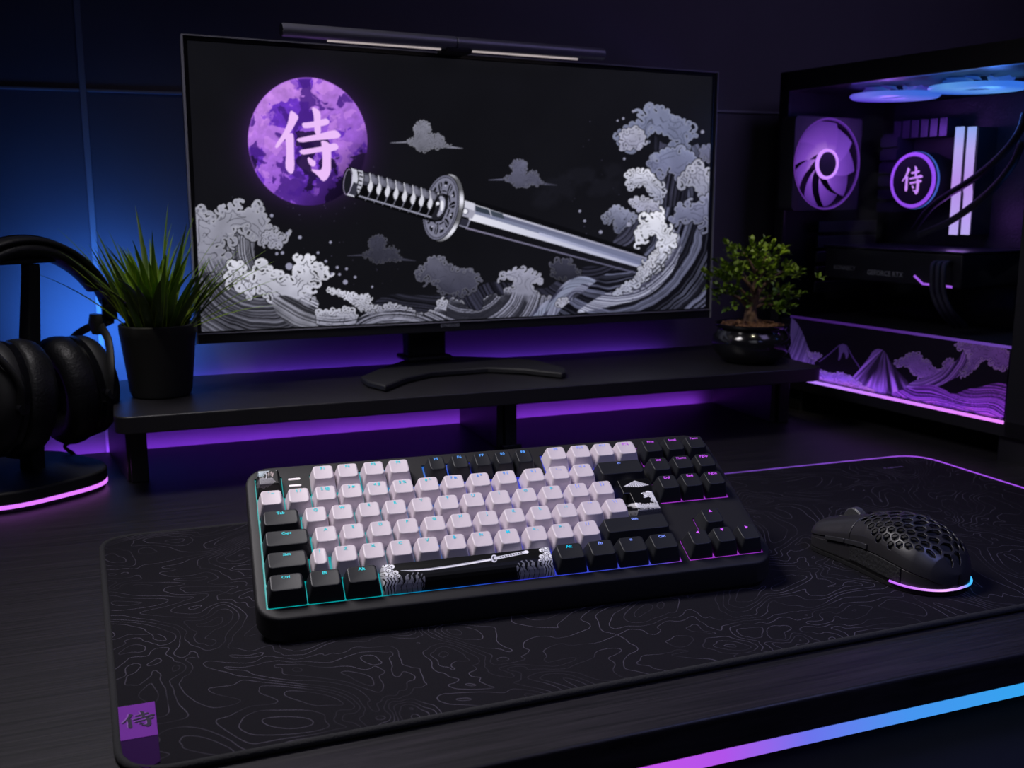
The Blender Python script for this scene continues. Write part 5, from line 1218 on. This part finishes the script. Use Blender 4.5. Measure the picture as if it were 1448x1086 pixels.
def leaf(p, d_, s_, tone):
    d_ = d_.normalized(); sd_ = d_.cross(Vector((0, 0, 1)));
    if sd_.length < .1: sd_ = Vector((1, 0, 0))
    sd_.normalize(); up_ = sd_.cross(d_); k = len(V)
    for a_, b__, c_ in ((0, 0, 0), (.35, -.30, .08), (.35, .30, .08), (.75, -.22, .06), (.75, .22, .06), (1.05, 0, -.08)):
        V.append(p + d_ * (a_ * s_) + sd_ * (b__ * s_) + up_ * (c_ * s_)); Cc.append((tone, 0, 0, 1))
    Fc.extend([(k, k + 2, k + 1), (k + 1, k + 2, k + 4, k + 3), (k + 3, k + 4, k + 5)])
for P_, tip in tips:
    T_ = Vector(tip)
    for c in range(24):
        o_ = Vector((rn.gauss(0, .0095), rn.gauss(0, .0095), rn.gauss(0, .0055))); cp = T_ + o_
        if c % 5 == 0: o2 = Vector((o_.x * 1.7, o_.y * 1.7, o_.z)); cp = T_ + o2
        dirc = Vector((o_.x + (T_.x) * .25, o_.y + T_.y * .25, .004 + o_.z)).normalized()
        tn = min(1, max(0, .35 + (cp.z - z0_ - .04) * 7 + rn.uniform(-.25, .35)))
        for l_ in range(9):
            d_ = (dirc * .7 + Vector((rn.uniform(-1, 1), rn.uniform(-1, 1), rn.uniform(-.2, .9))) * .8).normalized()
            leaf(cp + dirc * (l_ * .0010), d_, rn.uniform(.0052, .0082), tn)
me = bpy.data.meshes.new('foliage'); me.from_pydata([tuple(v) for v in V], [], Fc); me.update()
ca = me.color_attributes.new('Col', 'FLOAT_COLOR', 'POINT'); ca.data.foreach_set('color', [x for c in Cc for x in c])
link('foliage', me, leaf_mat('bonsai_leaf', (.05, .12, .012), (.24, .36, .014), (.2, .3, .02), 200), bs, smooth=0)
# ---------------------------------------------------------------- computer tower
PO = Vector((.862, .80, 0)); PA = R(8)
PM = Matrix.Translation(PO) @ Matrix.Rotation(PA, 4, 'Z'); PMI = PM.inverted()
pc = thing('computer_tower', 'black desktop computer with a glass side, glowing fans and an etched wave panel', 'computer', PO, (0, 0, PA))
def PX(u, v, w): return PMI @ hit(u, v, PM @ Vector((w, 0, 0)), PM.to_3x3() @ Vector((1, 0, 0)))
def PY(u, v, t): return PMI @ hit(u, v, PM @ Vector((0, t, 0)), PM.to_3x3() @ Vector((0, 1, 0)))
def PZ(u, v, z): return PMI @ hz(u, v, z)
def pb(mb, name, m, parent=pc, **k): return mb.build(name, m, parent, **k)
YF, YB, XW, ZB, ZT = -.034, .357, .225, .028, .434
M_pc = mat('case_steel', (.010, .010, .013), .42, metal=.2, noise=.1)
M_pcin = mat('inner_steel', (.020, .020, .028), .5, noise=.1)
c_ = MB()
c_.box(0, XW, YF, YB, ZB, ZB + .018); c_.box(0, XW, YF, YB, ZT - .024, ZT)      # floor and roof
c_.box(0, .006, YF, -.001, ZB, ZT); c_.box(0, .006, YB - .016, YB, ZB, ZT)       # columns beside the glass
c_.box(.19, XW, YF, YB, ZB, ZT); c_.box(0, XW, YB - .003, YB, ZB, ZT)             # motherboard wall, rear
c_.box(0, XW, YF, YF + .004, ZB, ZT)
pb(c_, 'case_frame', M_pc, bevel=.0012)
pb(MB().box(.007, .189, .0, YB - .004, ZB + .018, .118), 'power_shroud', M_pcin)
for fx, fy in ((.02, -.02), (.02, .31), (.18, -.02), (.18, .31)): pb(MB().prism(rrect(fx - .014, fx + .02, fy - .012, fy + .03, .004, 3), 0, ZB), 'foot', M_pc)
gm_ = bpy.data.materials.new('clear_glass'); gm_.use_nodes = True; N = gm_.node_tree.nodes; L = gm_.node_tree.links
for n_ in list(N): N.remove(n_)
o_ = N.new('ShaderNodeOutputMaterial'); mx = N.new('ShaderNodeMixShader'); tr_ = N.new('ShaderNodeBsdfTransparent'); tr_.inputs[0].default_value = (.86, .86, .90, 1); gs = N.new('ShaderNodeBsdfGlossy'); gs.inputs['Roughness'].default_value = .04
fz = N.new('ShaderNodeFresnel'); fz.inputs[0].default_value = 1.10; L.new(fz.outputs[0], mx.inputs[0]); L.new(tr_.outputs[0], mx.inputs[1]); L.new(gs.outputs[0], mx.inputs[2]); L.new(mx.outputs[0], o_.inputs[0])
pb(MB().box(.0005, .0035, .0, YB - .017, ZB + .019, ZT - .025), 'glass_panel', gm_, smooth=0)
# etched picture panel behind the glass, lit from below
pcn = [(1118, 450), (1426, 492), (1420, 591), (1118, 529)]
PAN = [PX(u, v, .0045) for u, v in pcn]
py1, py0 = PAN[0].y, .5 * (PAN[1].y + PAN[2].y); pz0, pz1 = .5 * (PAN[2].z + PAN[3].z), .5 * (PAN[0].z + PAN[1].z)
NX2, NY2 = 460, 130
gy, gz2 = np.meshgrid(np.linspace(py1, py0, NX2), np.linspace(pz0, pz1, NY2))
Hp = homog([(py1, pz1), (py0, pz1), (py0, pz0), (py1, pz0)], pcn)
q = np.stack([gy, gz2, np.ones_like(gy)], -1) @ Hp.T
def paint_panel(X, Y):
    A = Art(X, Y, (.025, .015, .045)); A.aa = .9
    z_ = lambda pts: Z(pts, 1110, 440, 4.284)
    li, dk_ = (.26, .19, .40), (.03, .018, .055)
    A.water(z_([(20,30),(70,70),(110,140),(130,190),(150,240),(200,330),(150,330),(30,310)]), (.28, .22, .42), (.16, .12, .27), lambda x, y: x * .8 + y * .25, .9, sm=1)
    A.foam(z_([(130,235),(165,260),(200,255),(218,275),(200,300),(160,290)]), li, li, 3, .45, .4, outline=dk_, inner=.2)
    def mount(P, c1, sd):
        ax, ay = P[len(P) // 2]
        def col(x, y):
            an = np.arctan2(x - ax / 4.284 - 1110, y - ay / 4.284 - 440 + 4)
            v = vnoise(an * 9, y * .03, sd) * .7 + vnoise(an * 22, y * .05, sd + 2) * .3
            v = np.clip((v - .3) * 2, .15, 1)[:, None]
            return np.array(c1) * v + np.array(dk_) * (1 - v)
        A.poly(z_(P), col, sm=1)
    A.poly(z_([(200,320),(260,270),(330,205),(370,205),(420,290),(470,360),(480,420),(200,420)]), (.035, .02, .06), sm=1)
    A.line(z_([(215, 310), (270, 265), (325, 212), (350, 203), (372, 212), (410, 280), (455, 345)]), .7, (.20, .13, .34))
    A.poly(z_([(325,212),(350,200),(372,215),(390,270),(372,300),(365,260),(350,250),(340,290),(325,310),(330,260)]), (.20, .14, .33), sm=1)
    mount([(400,420),(460,350),(510,280),(530,240),(565,228),(600,240),(640,310),(690,370),(760,440),(760,520),(400,470)], (.36, .24, .56), 5)
    A.foam(z_([(655,315),(690,290),(720,285),(740,255),(790,245),(820,270),(830,295),(870,300),(890,335),(930,360),(960,345),(960,300),(985,280),(1010,300),(1000,340),(960,380),(860,420),(800,400),(770,360),(720,330),(690,340)]), (.25, .18, .38), (.30, .20, .46), 7, .5, .5, outline=dk_, inner=.5)
    A.water(z_([(780,420),(900,390),(1020,320),(1080,230),(1110,200),(1200,210),(1150,300),(1080,380),(980,430),(900,470),(740,520),(720,470)]), (.34, .24, .50), (.10, .06, .18), lambda x, y: np.hypot(x - 1290, y - 480), .9, sm=2)
    A.foam(z_([(1010,195),(1060,185),(1200,190),(1360,225),(1360,330),(1310,350),(1280,340),(1250,330),(1230,290),(1180,290),(1150,330),(1120,370),(1080,400),(1060,380),(1100,320),(1120,270),(1090,230),(1040,225)]), (.27, .20, .40), (.23, .17, .36), 9, .6, .6, outline=dk_, inner=.5)
    A.water(z_([(640,500),(740,470),(880,440),(960,470),(1020,510),(1100,470),(1180,460),(1260,430),(1360,440),(1360,700),(640,560)]), (.34, .18, .52), (.09, .045, .16), lambda x, y: y * 1.4 - x * .35 + 5 * np.sin(x / 13.) + 4 * np.sin(x / 31. + y / 9.), .8, sm=1)
    A.foam(z_([(190,400),(215,360),(250,370),(300,385),(350,375),(400,395),(440,440),(600,500),(190,440)]), (.26, .19, .42), (.36, .25, .60), 12, .45, .4, outline=dk_, inner=.6)
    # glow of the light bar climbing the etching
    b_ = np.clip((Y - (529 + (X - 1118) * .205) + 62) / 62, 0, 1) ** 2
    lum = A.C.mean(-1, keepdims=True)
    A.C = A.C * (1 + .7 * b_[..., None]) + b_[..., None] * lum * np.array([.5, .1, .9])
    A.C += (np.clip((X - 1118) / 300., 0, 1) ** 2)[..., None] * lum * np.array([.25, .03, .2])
    return np.clip(A.C, 0, 1)
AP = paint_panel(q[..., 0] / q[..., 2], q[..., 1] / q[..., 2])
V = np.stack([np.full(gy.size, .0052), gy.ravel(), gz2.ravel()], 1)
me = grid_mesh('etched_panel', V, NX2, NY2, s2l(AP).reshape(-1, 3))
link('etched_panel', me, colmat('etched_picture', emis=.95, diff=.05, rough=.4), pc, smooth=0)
M_ps = glow('panel_glow', [(0, (.80, .22, 1.)), (.5, (.62, .20, 1.)), (1, (.40, .20, .95))], 'Y', 0, .30, 1.15)
pb(MB().box(-.0012, .0045, -.0005, py1, pz0 - .0052, pz0 - .0016), 'light_bar', M_ps, bevel=.0004)
pb(MB().box(.0038, .0065, .0, py1, pz1 + .0002, pz1 + .0030), 'shroud_edge_light', glow('edge_glow', [(0, (.17, .07, .45)), (.5, (.08, .02, .22)), (1, (.035, .01, .10))], 'Y', 0, .32, 1.0))
# motherboard wall details
pb(MB().box(.183, .1895, .06, .33, .14, .40), 'motherboard', mat('board_black', (.012, .014, .022), .5, noise=.5, nscale=200, bump=.6, bscale=300))
# cooling fans
def fan(name_, M, rad, hubr, cols, est, frame=True, blade_n=9):
    f = bpy.data.objects.new('cooling_fan', None); COL.objects.link(f); f.parent = pc; f.matrix_local = M
    if frame:
        fo = rrect(-rad - .003, rad + .003, -rad - .003, rad + .003, .006, 4)
        b_ = bmesh.new(); a_ = [b_.verts.new((x, y, .0)) for x, y in fo]; e_ = [b_.edges.new((a_[i], a_[(i + 1) % len(a_)])) for i in range(len(a_))]
        c2 = [b_.verts.new((rad * math.cos(2 * PI * i / 48), rad * math.sin(2 * PI * i / 48), 0)) for i in range(48)]; e_ += [b_.edges.new((c2[i], c2[(i + 1) % 48])) for i in range(48)]
        r_ = bmesh.ops.triangle_fill(b_, use_beauty=True, edges=e_)
        me_ = bpy.data.meshes.new('fan_frame'); b_.to_mesh(me_); b_.free(); link('fan_frame', me_, M_pcin, f, smooth=0, solid=.024)
    bl = MB()
    for i in range(blade_n):
        a0 = 2 * PI * i / blade_n; n = 8; k0 = len(bl.v)
        for j in range(n + 1):
            r_ = hubr + (rad - .0015 - hubr) * j / n; sw = .55 * j / n
            for q_ in range(5):
                t = a0 + sw + (q_ / 4.) * (2 * PI / blade_n) * 1.08; bl.v.append((r_ * math.cos(t), r_ * math.sin(t), -.004 - .013 * q_ / 4.))
        for j in range(n):
            for q_ in range(4): bl.f.append((k0 + j * 5 + q_, k0 + (j + 1) * 5 + q_, k0 + (j + 1) * 5 + q_ + 1, k0 + j * 5 + q_ + 1))
    m = bpy.data.materials.new(name_ + '_blades'); m.use_nodes = True; NN = m.node_tree.nodes; LL = m.node_tree.links; b_ = NN['Principled BSDF']; b_.inputs['Base Color'].default_value = (.05, .03, .08, 1)
    tc = NN.new('ShaderNodeTexCoord'); ln = NN.new('ShaderNodeVectorMath'); ln.operation = 'LENGTH'; LL.new(tc.outputs['Object'], ln.inputs[0])
    mr = NN.new('ShaderNodeMapRange'); mr.inputs['From Min'].default_value = hubr; mr.inputs['From Max'].default_value = rad; LL.new(ln.outputs['Value'], mr.inputs[0])
    cr = NN.new('ShaderNodeValToRGB'); e = cr.color_ramp.elements; e.new(.4)
    for i, (p_, c__) in enumerate(cols): e[i].position = p_; e[i].color = (*c__, 1)
    LL.new(mr.outputs[0], cr.inputs[0]); LL.new(cr.outputs[0], b_.inputs['Emission Color']); b_.inputs['Emission Strength'].default_value = est
    bl.build('fan_blades', m, f, smooth=60)
    MB().lathe([(.0001, .001), (hubr - .002, .001), (hubr - .001, .0), (hubr - .001, -.018)], 32).build('hub', M_pcin, f)
    MB().lathe([(hubr - .001, -.001), (hubr - .0002, .0015), (hubr + .0022, .0015), (hubr + .003, -.002)], 40, cap=False).build('hub_light', mat(name_ + '_hub', (.4, .2, .6), .4, emis=cols[0][1], estr=est * 1.6), f)
    return f
# rear exhaust fan, facing forward (-y)
c0 = PY(1170, 232, .318); 
Mr = Matrix.Translation((c0.x, .318, c0.z)) @ Matrix.Rotation(R(90), 4, 'X')
fan('rear_fan', Mr, .056, .0165, [(0, (.62, .28, .95)), (.35, (.26, .08, .62)), (1, (.09, .025, .26))], .85)
pb(MB().lathe([(.0555, -.001), (.0575, .001), (.0590, -.001)], 60, M=Mr, cap=False), 'fan_ring', mat('ring_violet', (.1, .05, .2), .4, emis=(.16, .04, .40), estr=.8))
# roof fans
zf = ZT - .031
for (u, v) in ((1265, 139), (1382, 131)):
    # centre found at a depth inside the case
    w_ = .10
    p = PX(u, v, w_); t_ = p.y; zz_ = p.z
ft = [PX(1265, 139, .085).y, PX(1382, 131, .085).y]
for ty, cc, es in ((ft[0], [(0, (.20, .22, 1.)), (.35, (.06, .20, .9)), (1, (.12, .05, .7))], 1.2), (ft[1], [(0, (.15, .45, 1.)), (.4, (.05, .24, 1.)), (1, (.03, .14, .8))], 1.3)):
    fan('roof_fan', Matrix.Translation((.085, ty, .401)) @ Matrix.Rotation(R(180), 4, 'X'), .040, .012, [(p_, tuple(q_ * .3 for q_ in c_3)) for p_, c_3 in cc], es, frame=False)
    MB().lathe([(.016, .3985), (.0185, .3965), (.050, .3965), (.0535, .3995), (.052, .402)], 64, M=Matrix.Translation((.085, ty, 0)), cap=False).build('fan_light_disc', glow('roof_fan_glow', [(0, cc[1][1]), (.5, cc[0][1]), (1, cc[2][1])], 'Y', ty - .05, ty + .05, .9), pc, smooth=60)
# pump block with the character
cp = PX(1290, 255, .135)
Mp = Matrix.Translation((.135, cp.y, cp.z)) @ Matrix.Rotation(R(-90), 4, 'Y')
pump = bpy.data.objects.new('cooler_pump', None); COL.objects.link(pump); pump.parent = pc; pump.matrix_local = Mp
MB().lathe([(.0001, 0), (.034, 0), (.036, -.002), (.036, -.03), (.030, -.048)], 64).build('pump_body', M_pcin, pump)
MB().lathe([(.0305, .0002), (.031, .0012), (.0342, .0012), (.0352, -.001)], 64, cap=False).build('glow_ring', mat('pump_ring', (.3, .1, .5), .4, emis=(.32, .08, .80), estr=1.1), pump)
MB().lathe([(.0362, -.003), (.0366, -.005), (.0362, -.007)], 64, cap=False).build('side_ring', mat('pump_side', (.1, .1, .3), .4, emis=(.06, .16, .6), estr=.8), pump)
gmm = glyph_mesh(.036); link('pump_glyph', gmm, mat('pump_char', (.5, .3, .7), .4, emis=(.72, .33, .95), estr=.95), pump, loc=(0, 0, .0004), rot=(0, 0, R(-90)), smooth=0)
# heat sinks round the processor
M_hs = mat('heat_sink', (.06, .05, .10), .4, metal=.5, noise=.2)
def on(u0, v0, u1, v1, w): a, b = PX(u0, v0, w), PX(u1, v1, w); return min(a.y, b.y), max(a.y, b.y), min(a.z, b.z), max(a.z, b.z)
def hsink(y0, y1, z0, z1, w, vertical):
    m_ = MB(); m_.box(w + .004, .186, y0, y1, z0, z1); n = 6
    for i in range(n):
        if vertical: a = z0 + (z1 - z0) * i / n; m_.box(w, w + .004, y0, y1, a, a + (z1 - z0) / n * .75)
        else: a = y0 + (y1 - y0) * i / n; m_.box(w, w + .004, a, a + (y1 - y0) / n * .75, z0, z1)
    return m_
y0, y1, z0, z1 = on(1246, 190, 1262, 300, .15); pb(hsink(y0, y1, z0, z1, .15, True), 'heat_sink', M_hs)
y0, y1, z0, z1 = on(1262, 172, 1338, 192, .155); pb(hsink(y0, y1, z0, z1, .155, False), 'heat_sink', M_hs)
# memory sticks
for (u0, u1) in ((1350, 1362), (1367, 1379)):
    y0, y1 = sorted((PX(u0 - 2, 255, .145).y, PX(u1 - 2, 255, .145).y)); z0, z1 = PX(u0, 332, .145).z, PX(u0, 180, .145).z
    s_ = bpy.data.objects.new('memory_stick', None); COL.objects.link(s_); s_.parent = pc; s_.location = (.145, (y0 + y1) / 2, z0)
    hh = z1 - z0; ww = (y1 - y0) / 2
    MB().box(.003, .040, -ww * .9, ww * .9, 0, hh).build('heat_spreader', M_pcin, s_)
    MB().prism([(-ww, 0), (ww * .75, 0), (ww * .75, hh * .38), (ww, hh * .44), (ww, hh), (-ww * .75, hh), (-ww * .75, hh * .46), (-ww, hh * .40)], -.003, .0, M=Matrix.Rotation(R(90), 4, 'Z') @ Matrix.Rotation(R(90), 4, 'X')).build('light_diffuser', glow('memory_glow', [(0, (.62, .50, 1.)), (.5, (.62, .36, .98)), (.8, (.60, .50, 1.)), (1, (.35, .50, 1.))], 'Z', 0, hh, 1.0), s_)
# hoses
M_hose = mat('hose_black', (.010, .012, .02), .5, noise=.3, bump=.8, bscale=600)
for P_ in ([(1292, 325, .11), (1320, 290, .10), (1380, 250, .09), (1420, 215, .085), (1442, 185, .085), (1450, 160, .09)], [(1300, 332, .12), (1345, 312, .10), (1395, 275, .085), (1430, 235, .08), (1446, 200, .08)]):
    pb(MB().tube(spline([PX(*p) for p in P_], 8), .0042, 10), 'coolant_hose', M_hose, smooth=180)
# graphics card
gc = bpy.data.objects.new('graphics_card', None); COL.objects.link(gc); gc.parent = pc
y0, y1, z0, z1 = on(1168, 346, 1358, 404, .055)
y1 = PX(1168, 346, .055).y; y0 = PX(1362, 362, .055).y; zt_ = PX(1168, 346, .055).z; z0 = PX(1340, 408, .055).z
MB().box(.055, .183, y0, y1, z0, zt_ - .0025).build('shroud', mat('card_black', (.012, .012, .016), .45, noise=.1), gc, bevel=.002)
MB().box(.052, .186, y0 - .002, y1 + .002, zt_ - .0022, zt_).build('backplate', mat('backplate', (.05, .05, .07), .3, metal=.7, noise=.1), gc, bevel=.0006)
def onp(u, v, w=.0545): return PX(u, v, w)
A_ = [onp(1293, 390), onp(1305, 401.5), onp(1314, 402.5)]
MB().tube(A_, .0014, 8).build('accent_light', mat('accent_glow', (.3, .1, .5), .4, emis=(.42, .12, .85), estr=1.0), gc)
MB().tube([onp(1335, 404.5), onp(1346, 406)], .0014, 8).build('accent_light', bpy.data.materials['accent_glow'], gc)
def side_text(s, u, v, size, colr, est, w=.0543):
    t_ = text_mesh(s, size, .0001).copy(); t_.transform(Matrix.Rotation(R(-90), 4, 'Z') @ Matrix.Rotation(R(90), 4, 'X')); p = onp(u, v, w)
    t_.transform(Matrix.Translation(p)); link('lettering', t_, mat('card_print', colr, .5, emis=colr, estr=est), gc, smooth=0)
side_text('GEFORCE RTX', 1251, 387, .0085, (.07, .07, .085), .35)
side_text('KONNECT', 1194, 379, .0075, (.05, .05, .06), .25)
for i in range(3):
    u = 1318 + i * 8
    pts = [PX(u + 12, 371, .056), PX(u + 2, 374, .045), PX(u, 390, .040), PX(u + 1, 415, .040), PX(u + 12, 440, .045), PX(u + 32, 462, .07)]
    pb(MB().tube(spline(pts, 8), .0030, 8), 'power_cable', mat('sleeve', (.03, .03, .05), .6, bump=.8, bscale=700), smooth=180)
# expansion slots on the rear wall
for i in range(5): pb(MB().box(.06, .17, .336, .340, .15 + i * .02, .165 + i * .02), 'slot_cover', M_pcin, bevel=.001)
def pl(name, p, e, c, r=.012):
    l = bpy.data.lights.new(name, 'POINT'); l.energy = e; l.color = c; l.shadow_soft_size = r; o = bpy.data.objects.new(name, l); COL.objects.link(o); o.location = PM @ Vector(p)
pl('case_violet', (.10, .27, .36), .10, (.45, .15, 1.)); pl('case_blue', (.10, .12, .375), .09, (.08, .25, 1.)); pl('card_blue', (.09, .05, .27), .02, (.1, .25, 1.)); pl('case_violet_low', (.12, .17, .25), .05, (.5, .15, 1.))  # unseen point lights added in the case; card_blue lifts the dim graphics card
